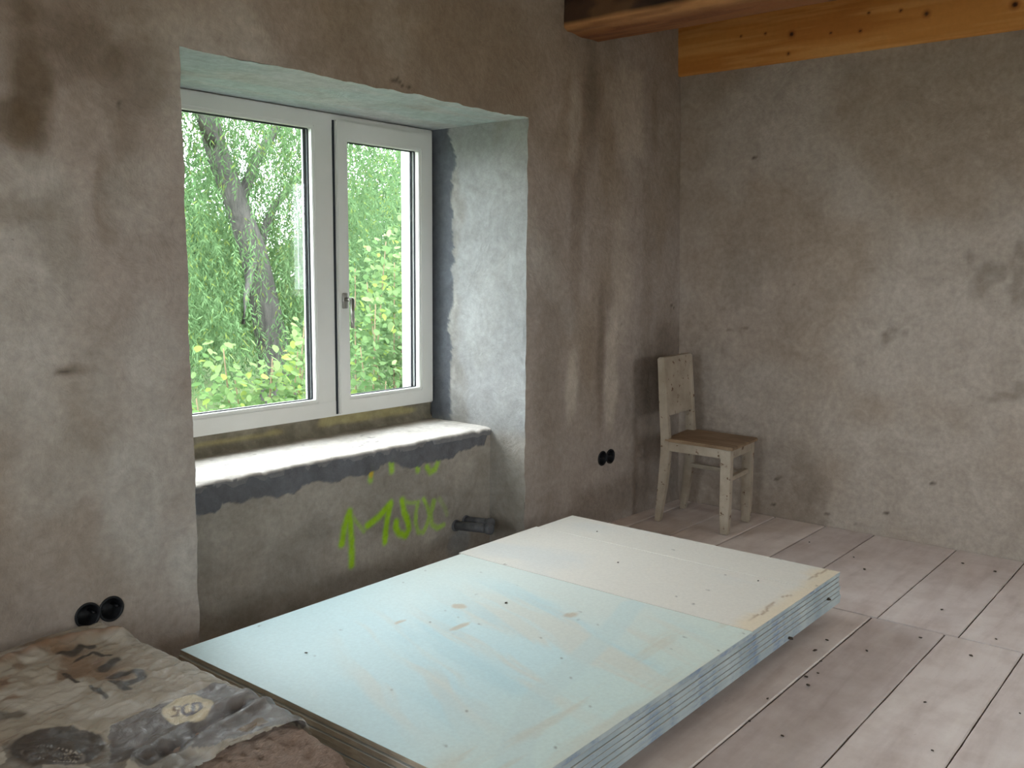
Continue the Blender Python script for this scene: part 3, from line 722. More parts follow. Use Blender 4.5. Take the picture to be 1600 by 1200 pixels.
def cream_cols(x, y):
    c = np.ones(x.shape + (3,)) * lin(218, 214, 206)
    c = mixc(c, lin(206, 208, 206), .7 * sstep(.45, .65, fbm(x * 4, y * 2, 4, 98)))
    c = mixc(c, lin(222, 206, 178), .7 * sstep(-1.33, -1.41, y + .12 * (fbm(x * 9, y * 3, 4, 99) - .5)))
    c = mixc(c, lin(150, 122, 92), .7 * (1 - sstep(.002, .007, np.abs(y + 1.385 + .10 * (fbm(x * 8, x * 0, 4, 100) - .5)))) * sstep(.35, .5, fbm(x * 14, y * 14, 2, 101)))
    for k in range(12):
        cx, cy, r = RNG.uniform(-2.05, BX1), RNG.uniform(BY0, BY1), RNG.uniform(.003, .006)
        c = mixc(c, lin(84, 78, 72), .7 * np.clip(1.5 - np.hypot(x - cx, y - cy) / r, 0, 1))
    return c
def sheet(x0, x1, y0, y1, zt, colf, label, step=.02, t=BT, rot=0.0, group='plasterboard sheets in the stack'):
    cx, cy = (x0 + x1) / 2, (y0 + y1) / 2
    xs = np.concatenate([[x0, x0 + .0008], np.arange(x0 + step, x1 - step * .6, step), [x1 - .0008, x1]])
    ys_ = np.concatenate([[y0, y0 + .0008], np.arange(y0 + step, y1 - step * .6, step), [y1 - .0008, y1]])
    X, Y = np.meshgrid(xs, ys_, indexing='ij')
    C = colf(X, Y)
    Z = np.full(X.shape, zt); Z[0, :] -= .0008; Z[-1, :] -= .0008; Z[:, 0] -= .0008; Z[:, -1] -= .0008
    Z = Z + .0012 * (fbm(X * 3, Y * 3, 3, zt * 900) - .5)
    n, m = X.shape
    V = np.stack([X, Y, Z], -1).reshape(-1, 3)
    i, j = np.meshgrid(np.arange(n - 1), np.arange(m - 1), indexing='ij'); a = i * m + j
    F = np.stack([a, a + m, a + m + 1, a + 1], -1).reshape(-1, 4)
    idx = [0] * len(F)
    rim = [i_ * m for i_ in range(n)] + [(n - 1) * m + j_ for j_ in range(1, m)] + [i_ * m + m - 1 for i_ in range(n - 2, -1, -1)] + [j_ for j_ in range(m - 2, 0, -1)]
    mids = [n - 1 + 0, n - 1 + m - 1, 2 * (n - 1) + m - 1]
    base = len(V); k = len(rim)
    VB = V[rim].copy(); VB[:, 2] = zt - t
    # close underside with one n-gon
    V = np.concatenate([V, VB]); C = np.concatenate([C.reshape(-1, 3), C.reshape(-1, 3)[rim]])
    faces = [tuple(f) for f in F.tolist()]
    for q in range(k):
        q2 = (q + 1) % k
        faces.append((rim[q], base + q, base + q2, rim[q2]))
        onlong = q < n - 1 or (n - 1 + m - 1) <= q < 2 * (n - 1) + m - 1
        idx.append(1 if onlong else 2)
    faces.append(tuple(base + q for q in range(k))[::-1]); idx.append(2)
    V = V - np.array([cx, cy, zt - t])
    me = mesh_obj('plasterboard_sheet', V, faces, [M_FACE, M_EDGEB, M_EDGEE], None, False, C, idx)
    me.location = (cx, cy, zt - t); me.rotation_euler = (0, 0, rot)
    tag(me, label, 'plasterboard', group)
    return me
def under_cols(x, y): return np.ones(x.shape + (3,)) * lin(196, 200, 198)
z = BZT
sheet(BX0, -2.052, BY0, BY1 - .012, z, blue_cols, 'long pale blue plasterboard piece with wiped streaks on top of the stack', .008)
sheet(-2.0490, -1.552, BY0 + .002, BY1 + .004, z, cream_cols, 'cream plasterboard piece between the blue sheet and the end strip, on the stack', .008)
sheet(-1.5512, BX1, BY0 + .003, BY1 - .008, z + .0004, cream_cols, 'cream plasterboard end strip on top of the stack, nearest the chair', .008)
names = ['second', 'third', 'fourth', 'fifth', 'sixth']
gaps = [.0035, .0030, .0015, .0045, .0020, .0015]
for k in range(6):
    z -= BT + gaps[k]
    ox, oy = RNG.uniform(-.008, .006), RNG.uniform(-.003, .006)
    lab = ('pale plasterboard sheet, %s from the top of the stack' % names[k]) if k < 5 else 'lowest plasterboard sheet of the stack, lying on the timber bearers'
    sheet(BX0 + ox, BX1 + ox, BY0 + oy, BY1 - .012 + oy, z, under_cols, lab, .1, rot=RNG.uniform(-.0015, .0015))
ZB = z - BT
for k, (x, nm) in enumerate(((-2.98, 'under the window end of the plasterboard stack, beside the insulation bale'), (-2.28, 'under the middle of the plasterboard stack'), (-1.66, 'under the chair end of the plasterboard stack'))):
    o = box('timber_bearer', (x - .05, -1.22, 0.0018), (x + .05, -.30, ZB - .0003), M_TIMBER, None, .004)
    tag(o, 'rough timber bearer ' + nm, 'timber', 'bearers under the plasterboard')

# ------------------------------------------------------------------ pipes and socket boxes
for (x, z_, ln, lab) in ((-1.625, .145, .215, 'nearer of two dark pipe stubs poking out of the niche wall'), (-1.556, .152, .160, 'further of two dark pipe stubs, half hidden behind the other one')):
    e = empty('pipe_stub', (x, DN, z_)); tag(e, lab, 'pipe', 'radiator pipe stubs')
    d = Vector((0, -1, .10)).normalized()
    P0 = Vector((0, .03, -.003))
    ring_tube('insulation_sleeve', [P0, P0 + d * (ln + .01)], [.021, .021], M_PIPE, e, 20)
    ring_tube('end_cap', [P0 + d * (ln + .005), P0 + d * (ln + .012), P0 + d * (ln + .028), P0 + d * (ln + .031)], [.0225, .0245, .0245, .019], M_PIPE, e, 20)
    ring_tube('wall_collar', [Vector((0, .012, -.002)), Vector((0, -.008, 0))], [.028, .026], M_PIPE, e, 20)
slabs = ['left of two black socket boxes behind the insulation bale', 'right of two black socket boxes behind the insulation bale',
         'left of two black socket boxes in the wall near the chair', 'right of two black socket boxes in the wall near the chair']
for k, (x, z_) in enumerate(SOCKETS_W):
    y0 = float(wall_dy(np.array([x]), np.array([z_]))[0])
    e = empty('socket_box', (x, y0, z_)); tag(e, slabs[k], 'socket box', 'empty flush socket boxes')
    prof = [(.0385, .004), (.0385, -.0035), (.036, -.005), (.0325, -.0045), (.0315, .0), (.0305, .045), (.0, .046)]
    n = 32; V = []; F = []
    for (r, y) in prof:
        for i in range(n):
            a = 2 * math.pi * i / n; V.append((r * math.cos(a), y, r * math.sin(a)))
    for q in range(len(prof) - 1):
        for i in range(n): F.append((q * n + i, q * n + (i + 1) % n, (q + 1) * n + (i + 1) % n, (q + 1) * n + i))
    mesh_obj('cup', V, F, M_BLACK, e, True)
    for sgn in (-1, 1):
        ring_tube('screw_post', [(sgn * .024, .044, 0), (sgn * .024, .006, 0)], [.004, .004], M_BLACK, e, 8)

# ------------------------------------------------------------------ chair
def m_chairpaint():
    t = NT('flaking_white_paint'); v = t.coord()
    c = t.ramp(t.noise(v, 9, 5, 0.6), [(0.3, tup(lin(158, 145, 128))), (0.7, tup(lin(186, 174, 158)))])
    chips = t.ramp(t.noise(v, 26, 4, 0.6, 0.4), [(0.62, (0, 0, 0)), (0.67, (1, 1, 1))])
    c = t.mix(c, tup(lin(104, 76, 54)), chips)
    return t.fin(c, 0.6, t.bump(chips, 0.3, 0.001), 0.35)
M_CHAIR = m_chairpaint()
M_SEAT = m_noise('worn_seat_wood', lin(122, 98, 76), lin(160, 136, 110), 6, 0.55, (4, .8, 1), bstr=.2)
ch = empty('wooden_chair', (-.35, -.40, 0.0)); tag(ch, 'old wooden chair with flaking white paint and bare brown seat, in the corner', 'chair')
CO = Vector((-.35, -.40, 0))
def cp(x, y, z): return Vector((x, y + .085 * (x + .51), z)) - CO
def prism(name, sections, mat, parent, bevel=.003):
    """sections: list of 4-corner rings (bottom to top)"""
    bm = bmesh.new(); R = []
    for s in sections: R.append([bm.verts.new(cp(*q)) for q in s])
    bm.faces.new(R[0][::-1]); bm.faces.new(R[-1])
    for a, b in zip(R[:-1], R[1:]):
        for k in range(4): bm.faces.new((a[k], a[(k + 1) % 4], b[(k + 1) % 4], b[k]))
    bmesh.ops.recalc_face_normals(bm, faces=bm.faces[:])
    if bevel:
        es = [e for e in bm.edges if len(e.link_faces) == 2 and e.calc_face_angle(0) > .5]
        bmesh.ops.bevel(bm, geom=es, offset=bevel, segments=2, affect='EDGES')
    return bm_obj(name, bm, mat, parent)
def sec(x0, x1, y0, y1, z): return [(x0, y0, z), (x1, y0, z), (x1, y1, z), (x0, y1, z)]
for (xo, s) in ((-.510, 1), (-.180, -1)):
    a, b = sorted((xo, xo + s * .040)); a2, b2 = sorted((xo + s * .004, xo + s * .036))
    prism('leg', [sec(a2, b2, -.594, -.552, .002), sec(a, b, -.598, -.546, .12), sec(a, b, -.598, -.542, .43)], M_CHAIR, ch)
for (xo, s) in ((-.510, 1), (-.160, -1)):
    a, b = sorted((xo, xo + s * .034))
    prism('leg', [sec(a, b, -.208, -.176, .002), sec(a, b, -.240, -.192, .20), sec(a, b, -.256, -.202, .37), sec(a, b, -.250, -.200, .45), sec(a, b, -.244, -.196, .50),
                  sec(a, b, -.236, -.188, .60), sec(a, b, -.212, -.170, .858)], M_CHAIR, ch)
# backrest panel between the posts
prism('backrest', [sec(-.500, -.170, -.234, -.204, .562), sec(-.500, -.170, -.228, -.197, .65), sec(-.502, -.168, -.214, -.180, .80), sec(-.502, -.168, -.210, -.172, .864)], M_CHAIR, ch)
prism('seat', [[(-.523, -.612, .432), (-.168, -.612, .432), (-.150, -.205, .432), (-.512, -.225, .432)], [(-.523, -.612, .449), (-.168, -.612, .449), (-.150, -.205, .449), (-.512, -.225, .449)]], M_SEAT, ch, .004)
def rail(name, x0, x1, y0, y1, z0, z1): prism(name, [sec(x0, x1, y0, y1, z0), sec(x0, x1, y0, y1, z1)], M_CHAIR, ch, .002)
rail('apron', -.504, -.482, -.545, -.245, .384, .4315); rail('apron', -.205, -.184, -.545, -.245, .384, .4315)
rail('apron', -.472, -.218, -.594, -.574, .384, .4315); rail('apron', -.478, -.192, -.245, -.225, .384, .4315)
rail('stretcher', -.472, -.218, -.586, -.562, .266, .290); rail('stretcher', -.205, -.182, -.545, -.240, .246, .268)

# ------------------------------------------------------------------ insulation bale in torn printed film
def m_film():
    t = NT('printed_plastic_film'); v = t.coord()
    at = t.n('ShaderNodeAttribute', attribute_name='Col')
    t.l(at.outputs['Color'], t.b.inputs['Base Color']); t.l(at.outputs['Alpha'], t.b.inputs['Alpha'])
    t.b.inputs['Roughness'].default_value = 0.26
    t.b.inputs['Specular IOR Level'].default_value = 0.5
    t.l(t.bump(t.noise(v, 24, 6, 0.7, 1.2), 0.7, 0.015), t.b.inputs['Normal'])
    return t.m
M_FILM = m_film()
def m_fibre():
    t = NT('wood_fibre_batt'); v = t.coord(); vs = t.coord((1, 3, 3))
    c = t.ramp(t.noise(v, 8, 6, 0.65), [(0.3, tup(lin(172, 142, 122))), (0.5, tup(lin(212, 186, 170))), (0.72, tup(lin(220, 200, 186)))])
    f = t.ramp(t.noise(vs, 60, 5, 0.7, 1.0), [(0.35, (0.7, 0.66, 0.62)), (0.65, (1.1, 1.1, 1.1))])
    c = t.mix(c, f, 0.8, 'MULTIPLY')
    return t.fin(c, 0.95, t.bump(t.noise(vs, 32, 6, 0.75, 1.5), 1.0, 0.03), 0.1)
M_FIBRE = m_fibre()
bale = empty('insulation_bale', (-3.85, -.62, .002)); tag(bale, 'low bale of tan fibre insulation in torn printed plastic film', 'insulation bale')
BO = np.array([-3.85, -.62, .002])
def rounded_block(name, lo, hi, r, mat, parent, step=.012, amp=.006, seed=1, smooth=True):
    lo, hi = np.array(lo, float), np.array(hi, float)
    VS = []; FS = []; off = 0
    for ax in range(3):
        o1, o2 = [k for k in range(3) if k != ax]
        n1 = max(3, int((hi[o1] - lo[o1]) / step)); n2 = max(3, int((hi[o2] - lo[o2]) / step))
        A, B = np.meshgrid(np.linspace(lo[o1], hi[o1], n1), np.linspace(lo[o2], hi[o2], n2), indexing='ij')
        for side in (0, 1):
            Pn = np.zeros(A.shape + (3,)); Pn[..., o1] = A; Pn[..., o2] = B; Pn[..., ax] = (lo, hi)[side][ax]
            q = np.clip(Pn, lo + r, hi - r); dv = Pn - q; L = np.linalg.norm(dv, axis=-1, keepdims=True); dv = dv / np.maximum(L, 1e-9)
            out = q + dv * r
            nz = amp * 2 * (fbm(out[..., 0] * 14 + out[..., 2] * 9, out[..., 1] * 14 + out[..., 2] * 11, 5, seed) - .5)
            nz = nz + amp * 1.4 * (fbm(out[..., 0] * 55 + out[..., 2] * 50, out[..., 1] * 55 - out[..., 2] * 40, 3, seed + 3) - .5)
            out = out + dv * nz[..., None]
            out[..., 2] = np.maximum(out[..., 2], lo[2])
            m = A.shape[1]
            i, j = np.meshgrid(np.arange(A.shape[0] - 1), np.arange(m - 1), indexing='ij'); a = i * m + j + off
            F = np.stack([a, a + m, a + m + 1, a + 1], -1).reshape(-1, 4)
            if (side == 0) ^ (ax == 1): F = F[:, ::-1]
            VS.append(out.reshape(-1, 3)); FS.append(F); off += A.size
    return mesh_obj(name, np.concatenate(VS) - BO, np.ascontiguousarray(np.concatenate(FS)), mat, parent, smooth)
rounded_block('batt', (-4.34, -1.175, .003), (-3.425, -.085, .150), .035, M_FIBRE, bale, .02, .006, 2)
rounded_block('batt', (-4.34, -1.165, .152), (-3.418, -.09, .288), .060, M_FIBRE, bale, .006, .013, 4)
# film
sx = np.concatenate([np.arange(-4.36, -3.46, .0042), []])
prof = [(x, .0) for x in sx]
for k in range(14):
    a = k / 13 * math.pi / 2; prof.append((-3.455 + .048 * math.sin(a), -.048 + .048 * math.cos(a)))
for k in range(1, 26): prof.append((-3.407 + .004 * math.sin(k), -.048 - k * .008))
tx = np.concatenate([np.arange(-1.08, -.10, .0042)])
tp = [(y, .0) for y in tx]
for k in range(14):
    a = k / 13 * math.pi / 2; tp.append((-.098 + .045 * math.sin(a), -.045 + .045 * math.cos(a)))
for k in range(1, 20): tp.append((-.053, -.045 - k * .01))
PA = np.array(prof); TA = np.array(tp)
X = np.repeat(PA[:, 0][:, None], len(TA), 1); Y = np.repeat(TA[:, 0][None], len(PA), 0)
Z = .296 + np.minimum(PA[:, 1][:, None], TA[:, 1][None])
S = np.repeat(np.arange(len(PA))[:, None] * .006, len(TA), 1); T = np.repeat(np.arange(len(TA))[None] * .006, len(PA), 0)
top = (np.minimum(PA[:, 1][:, None], TA[:, 1][None]) > -.02).astype(float)
# pulled folds toward the torn end, creases elsewhere
ridg = 1 - np.abs(fbm(X * 3 + Y * 1.2, (Y * 9 - X * 3), 4, 111) * 2 - 1) * 2
Zd = .010 * (fbm(X * 7, Y * 7, 4, 112) - .5) + .008 * np.clip(ridg, -.6, 1) * top
fold = seg_dist(X, Y, FILM['fold']); Zd = Zd + top * (.012 * np.exp(-((fold - .035) / .016) ** 2) - .008 * np.exp(-(fold / .014) ** 2))
bb = seg_dist(X, Y, [(-4.3, -.24)] + FILM['backbrown']); Zd = Zd + top * .016 * np.exp(-(bb / .03) ** 2)
bgd = seg_dist(X, Y, [(-4.3, -.16)] + FILM['backgrey']); Zd = Zd - top * .006 * np.exp(-(bgd / .025) ** 2)
rid2 = 1 - 2 * np.abs(2 * fbm(X * 11 + Y * 4, Y * 15 - X * 5, 3, 211) - 1)
Zd = Zd + top * .007 * np.clip(rid2, -.3, 1) + .004 * (fbm(X * 38, Y * 38, 3, 212) - .5)
Zf = np.maximum(Z + Zd, .02)
Xf = X + (1 - top) * .010 * (fbm(Y * 9, Z * 12, 3, 113) - .5)
Xf = np.where(PA[:, 1][:, None] < -.02, np.maximum(Xf, -3.412), Xf)
C = np.ones(X.shape + (4,)); C[..., :3] = lin(206, 196, 178); C[..., 3] = .50
def lay(col, alpha, m):
    global C
    C = mixc(C, np.array([*lin(*col), alpha]), np.clip(m, 0, 1))
lay((226, 220, 208), .62, .8 * sstep(.5, .66, fbm(X * 9, Y * 9, 4, 114)))
lay((160, 122, 84), .45, .8 * sstep(.54, .64, fbm(X * 6 + 3, Y * 6, 4, 115)) * sstep(-3.50, -3.62, X))
lay((238, 234, 224), .75, .7 * sstep(-3.445, -3.412, X))
inb = in_poly(X + .02 * (fbm(X * 20, Y * 20, 3, 116) - .5), Y + .02 * (fbm(X * 20 + 4, Y * 20, 3, 117) - .5), FILM['band']).astype(float)
lay((112, 108, 108), .86, .92 * inb)
lay((146, 142, 142), .80, .7 * inb * sstep(.5, .6, fbm(X * 8, Y * 30 - X * 10, 4, 118)))
lay((54, 50, 58), .9, .85 * (1 - sstep(.004, .012, seg_dist(X, Y, FILM['dark1']))))
lay((60, 54, 54), .9, .5 * (1 - sstep(.004, .022, fold)))
def ell(name, k=1.0):
    c, a, b = [np.array(q) for q in FILM[name]]
    Mx = np.linalg.inv(np.stack([(a - c) * k, (b - c) * k], 1))
    q = np.stack([X - c[0], Y - c[1]], -1) @ Mx.T
    return np.hypot(q[..., 0], q[..., 1]) + .12 * (fbm(X * 25, Y * 25, 3, 119) - .5), q
e, q = ell('oval')
lay((212, 198, 168), .96, 1 - sstep(.95, 1.02, e))
def qs(pts, w, col, k=.85):     # printed letter strokes in the badge's own frame
    lay(col, .96, k * (1 - sstep(w * .7, w * 1.3, seg_dist(q[..., 0], q[..., 1], pts))))
qs([(-.30, .35), (-.50, .30), (-.52, .05), (-.36, -.05), (-.40, -.30), (-.60, -.32)], .07, (112, 92, 78))
qs([(-.02, .40), (-.18, .28), (-.20, -.12), (-.05, -.30), (.10, -.24)], .08, (92, 88, 104))
qs([(.20, -.32), (.22, .34), (.46, .32), (.52, .0), (.44, -.28), (.20, -.32)], .08, (92, 88, 104))
e, q = ell('wheelA')
lay((64, 58, 54), .95, (1 - sstep(.95, 1.02, e)) * .95)
lay((176, 164, 148), .9, (1 - sstep(.03, .08, np.abs(e - .98))) * .7)
e, q = ell('wheelB')
lay((48, 40, 36), .95, (1 - sstep(.95, 1.02, e)) * .95)
lay((184, 172, 158), .9, (1 - sstep(.03, .08, np.abs(e - 1.0))) * .75)
lay((160, 146, 128), .9, (e < .9) * .6 * sstep(.25, .7, np.cos(np.arctan2(q[..., 1], q[..., 0]) * 9)))
dk = sstep(.03, -.02, (Y + .70) * .5 + (X + 3.80) * 1.0 + .03 * (fbm(X * 14, Y * 14, 3, 120) - .5)) * sstep(-.55, -.64, Y)
lay((72, 64, 58), .88, .7 * dk * (fbm(X * 14, Y * 14, 4, 121) > .45))
for k, w in (('logo1', .016), ('logo2', .007), ('logo3', .017), ('logo4', .013), ('logo5', .007), ('logo6', .008), ('logo7', .012)):
    lay((46, 43, 42), .96, .92 * (1 - sstep(w * .6, w * 1.3, seg_dist(X, Y, FILM[k]) + .008 * (fbm(X * 30, Y * 30, 3, 122) - .5))))
lay((84, 80, 74), .9, .8 * (1 - sstep(.012, .028, seg_dist(X, Y, FILM['smear']))))
lay((108, 104, 100), .88, .8 * np.exp(-(bgd / .022) ** 2))
lay((140, 104, 76), .88, .85 * np.exp(-((bb + .004) / .028) ** 2))
bp_ = in_poly(X, Y, [(-3.56, -.925), (-3.50, -.925), (-3.495, -.962), (-3.55, -.955)]).astype(float)
lay((110, 84, 52), .95, bp_)
# the torn edge near the front corner
yc = (Y[:-1, :-1] + Y[1:, 1:]) / 2; xc = (X[:-1, :-1] + X[1:, 1:]) / 2
tl = sorted(FILM['tear'] + [(-4.4, -1.07)]); ty = np.interp(xc, [p_[0] for p_ in tl], [p_[1] for p_ in tl]) + .03 * (fbm(xc * 18, xc * 0, 4, 123) - .5) - .03 * sstep(-3.75, -4.0, xc)
keep = yc > ty
grid_obj('film_wrap', Xf - BO[0], Y - BO[1], Zf - BO[2], M_FILM, bale, C, keep)

# ------------------------------------------------------------------ outdoors
def m_grass():
    t = NT('meadow'); v = t.coord()
    c = t.ramp(t.noise(v, 0.5, 6, 0.7), [(0.3, tup(lin(52, 64, 38))), (0.7, tup(lin(74, 88, 52)))])
    return t.fin(c, 0.95, t.bump(t.noise(v, 20, 4), 0.5, 0.05), 0.1)
GZ = -1.5
gm = m_grass()
g = mesh_obj('ground', [(-90, .76, GZ), (140, .76, GZ), (140, 140, GZ), (-90, 140, GZ)], [(0, 1, 2, 3)], gm)
tag(g, 'shady grass of the garden', None, kind='structure')
g = mesh_obj('ground', [(-90, -90, GZ), (140, -90, GZ), (140, .76, GZ), (-90, .76, GZ)], [(0, 1, 2, 3)], m_noise('pale_bounce_yard', lin(142, 138, 122), lin(168, 163, 146), 3, 0.95))  # pale ground added to throw daylight up onto ceiling and upper walls
tag(g, 'unseen pale gravel yard added round the house to bounce daylight indoors', None, kind='structure')
M_BARK = m_noise('willow_bark', lin(56, 54, 53), lin(90, 87, 84), 7, 0.95, (3, 3, .5), bstr=.8, bdist=.03)
M_TWIG = m_noise('twig_bark', lin(100, 86, 66), lin(130, 112, 88), 20, 0.9)

def leaves_mesh(name, P, D, N, L, W, C, mat, parent):
    """diamond leaf blades: P base, D direction, N approx normal"""
    D = D / np.linalg.norm(D, axis=1, keepdims=True)
    Sd = np.cross(D, N); Sd /= np.maximum(np.linalg.norm(Sd, axis=1, keepdims=True), 1e-6)
    Nn = np.cross(Sd, D)
    L = L[:, None]; W = W[:, None]
    mid = P + D * L * .45
    V = np.stack([P, mid + Sd * W * .5 - Nn * W * .12, P + D * L - Nn * L * .10, mid - Sd * W * .5 - Nn * W * .12], 1).reshape(-1, 3)
    n = len(P)
    F = np.arange(n * 4).reshape(n, 4)
    return mesh_obj(name, V, F, mat, parent, False, np.repeat(C, 4, 0))
LEAFK = .41        # leaves reflect little of the daylight
def leafcol(n, a, b, rng, third=None, p3=.1):  # pastel greens passed in include the haze of glare through the glass
    t = rng.random(n)[:, None]
    c = lin(*a) * (1 - t) + lin(*b) * t
    if third is not None:
        m = rng.random(n) < p3; c[m] = lin(*third)
    return LEAFK * c * rng.uniform(.75, 1.2, n)[:, None]
def rvec(n, rng): 
    v = rng.normal(size=(n, 3)); return v / np.linalg.norm(v, axis=1, keepdims=True)

# --- weeping willow
rng = np.random.default_rng(5)
wil = empty('willow_tree', (4.72, 10.0, GZ)); tag(wil, 'leaning willow with a thick grey trunk and hanging narrow leaves, behind the fixed pane', 'tree')
WO = np.array([4.72, 10.0, GZ])
tr = [(4.72, 10, GZ), (4.66, 10, -.7), (4.60, 10, -.1), (4.46, 10, .66), (4.25, 10, 1.57), (3.98, 10, 2.25), (3.72, 10.05, 2.95), (3.55, 10.1, 3.6), (3.38, 10.2, 4.6), (3.2, 10.3, 5.8)]
rr = [.34, .29, .26, .235, .21, .18, .17, .155, .12, .07]
ring_tube('trunk', [tuple(np.array(q) - WO) for q in tr], rr, M_BARK, wil, 16)
def limb(pts, r0, r1):
    n = len(pts); ring_tube('branch', [tuple(np.array(q) - WO) for q in pts], [r0 + (r1 - r0) * k / (n - 1) for k in range(n)], M_BARK, wil, 10)
limb([(4.28, 9.95, 1.45), (4.0, 9.7, 1.25), (3.75, 9.5, .85), (3.62, 9.4, .45)], .07, .03)
limb([(4.0, 10, 2.2), (4.5, 10.2, 3.0), (5.3, 10.4, 3.9), (6.2, 10.6, 4.7)], .10, .03)
limb([(3.7, 10.05, 3.0), (3.2, 9.8, 3.6), (2.7, 9.5, 4.4)], .09, .03)
limb([(3.55, 10.1, 3.6), (4.0, 10.3, 4.4), (4.6, 10.6, 5.4)], .08, .03)
limb([(4.3, 10, 1.5), (4.9, 10.3, 2.3), (5.8, 10.6, 3.0), (6.9, 10.9, 3.4)], .08, .03)
ns = 6800
sxx = rng.uniform(1.2, 8.6, ns); syy = rng.uniform(8.9, 12.0, ns); szz = rng.uniform(.2, 5.6, ns)
# clumped crown: keep where a clump field is high; thinner toward the top
cl = fbm(sxx * 1.0 + syy * .3, szz * .9, 3, 131)
thr = .30 + .09 * sstep(1.6, 4.0, szz) + .05 * sstep(5.0, 6.6, sxx - .72 * (syy - 10)) * sstep(2.4, 3.4, szz)
keep = cl > thr
xe = sxx - .72 * (syy - 10)
trx = np.interp(szz - .4, [q[2] for q in tr], [q[0] for q in tr])
front = (syy < 10.25) & (np.abs(xe - trx) < .5) & (szz < 2.9)
keep &= ~(front & (rng.random(ns) < .6))
sxx, syy, szz = sxx[keep], syy[keep], szz[keep]
P = []; D = []
for x, y, z_ in zip(sxx, syy, szz):
    Ls = rng.uniform(.5, 1.3); k = int(Ls / .032)
    s = np.linspace(0, 1, k)
    sw = rng.normal(0, .18, 2)
    px = x + sw[0] * s + rng.normal(0, .012, k); py = y + sw[1] * s + rng.normal(0, .012, k); pz = z_ - Ls * s ** 1.15
    P.append(np.stack([px, py, pz], 1))
    d = np.stack([rng.normal(0, .55, k) + sw[0], rng.normal(0, .55, k) + sw[1], np.full(k, -.8) + rng.normal(0, .25, k)], 1); D.append(d)
P = np.concatenate(P); D = np.concatenate(D); n = len(P)
P[:, 2] = np.maximum(P[:, 2], GZ + .1)
fo = leaves_mesh('foliage', P - WO, D, rvec(n, rng), rng.uniform(.07, .13, n), rng.uniform(.016, .026, n), leafcol(n, (140, 178, 124), (178, 212, 158), rng, (198, 214, 124), .07), M_LEAF, wil)
fo['kind'] = 'stuff'

def cloud_tree(name, label, base, crowns, nl, size, a, b, seed, third=None, trunk_r=.18, p3=.08, group=None):
    rng = np.random.default_rng(seed)
    t = empty(name, base); tag(t, label, 'tree' if 'tree' in name else 'bush', group)
    B = np.array(base)
    topc = crowns[0][0]
    ring_tube('trunk', [(0, 0, 0), tuple((np.array(topc) - B) * .45), tuple(np.array(topc) - B)], [trunk_r, trunk_r * .75, trunk_r * .3], M_BARK, t, 10)
    PS = []
    vol = np.array([c[1][0] * c[1][1] * c[1][2] for c in crowns]) ** .7; vol /= vol.sum()
    for (c, r), f in zip(crowns, vol):
        k = int(nl * f)
        nc = max(14, k // 170)
        cc = rvec(nc, rng) * rng.uniform(.35, 1.0, nc)[:, None] ** .6
        pick = rng.integers(0, nc, k)
        p_ = cc[pick] * np.array(r) + rng.normal(0, .16, (k, 3)) * np.array(r) ** .5
        PS.append(p_ + np.array(c) - B)
    P = np.concatenate(PS); n = len(P)
    P[:, 2] = np.maximum(P[:, 2], .05)
    D = rvec(n, rng) + np.array([0, 0, -.35])
    o = leaves_mesh('foliage', P, D, rvec(n, rng) + np.array([0, -.3, .6]), rng.uniform(.7, 1.3, n) * size, rng.uniform(.45, .75, n) * size, leafcol(n, a, b, rng, third, p3), M_LEAF, t)
    o['kind'] = 'stuff'
    return t
cloud_tree('ash_tree', 'small-leaved green tree seen through the handled sash, beyond the hazel', (12.6, 15.6, GZ), [((12.4, 15.6, 2.0), (2.7, 1.5, 2.3)), ((11.8, 15.2, .3), (2.2, 1.2, 1.5)), ((14.2, 15.8, 2.6), (2.2, 1.4, 2.1))], 46000, .10, (126, 166, 120), (166, 200, 150), 21, (186, 206, 116))
cloud_tree('maple_tree', 'pale green tree far behind the willow trunk', (11.5, 27.0, GZ), [((11.5, 27, 1.0), (4.5, 1.5, 2.6)), ((16.5, 27, .8), (4.2, 1.5, 2.2))], 26000, .17, (150, 186, 118), (188, 212, 138), 22, (206, 222, 120))
cloud_tree('poplar_tree', 'tall airy tree far left behind the willow branches', (5.5, 18.0, GZ), [((7.2, 18, 1.6), (2.4, 1.5, 2.8)), ((4.5, 18.3, 2.6), (2.6, 1.5, 3.4))], 26000, .16, (130, 168, 122), (166, 198, 146), 23)
cloud_tree('lime_tree', 'broad tree at far right of the garden', (21, 21.5, GZ), [((19.0, 21.5, 1.6), (4.0, 2.0, 2.9)), ((24, 21.5, 2.5), (3.6, 2.0, 4.0))], 26000, .18, (126, 164, 122), (160, 194, 146), 24)

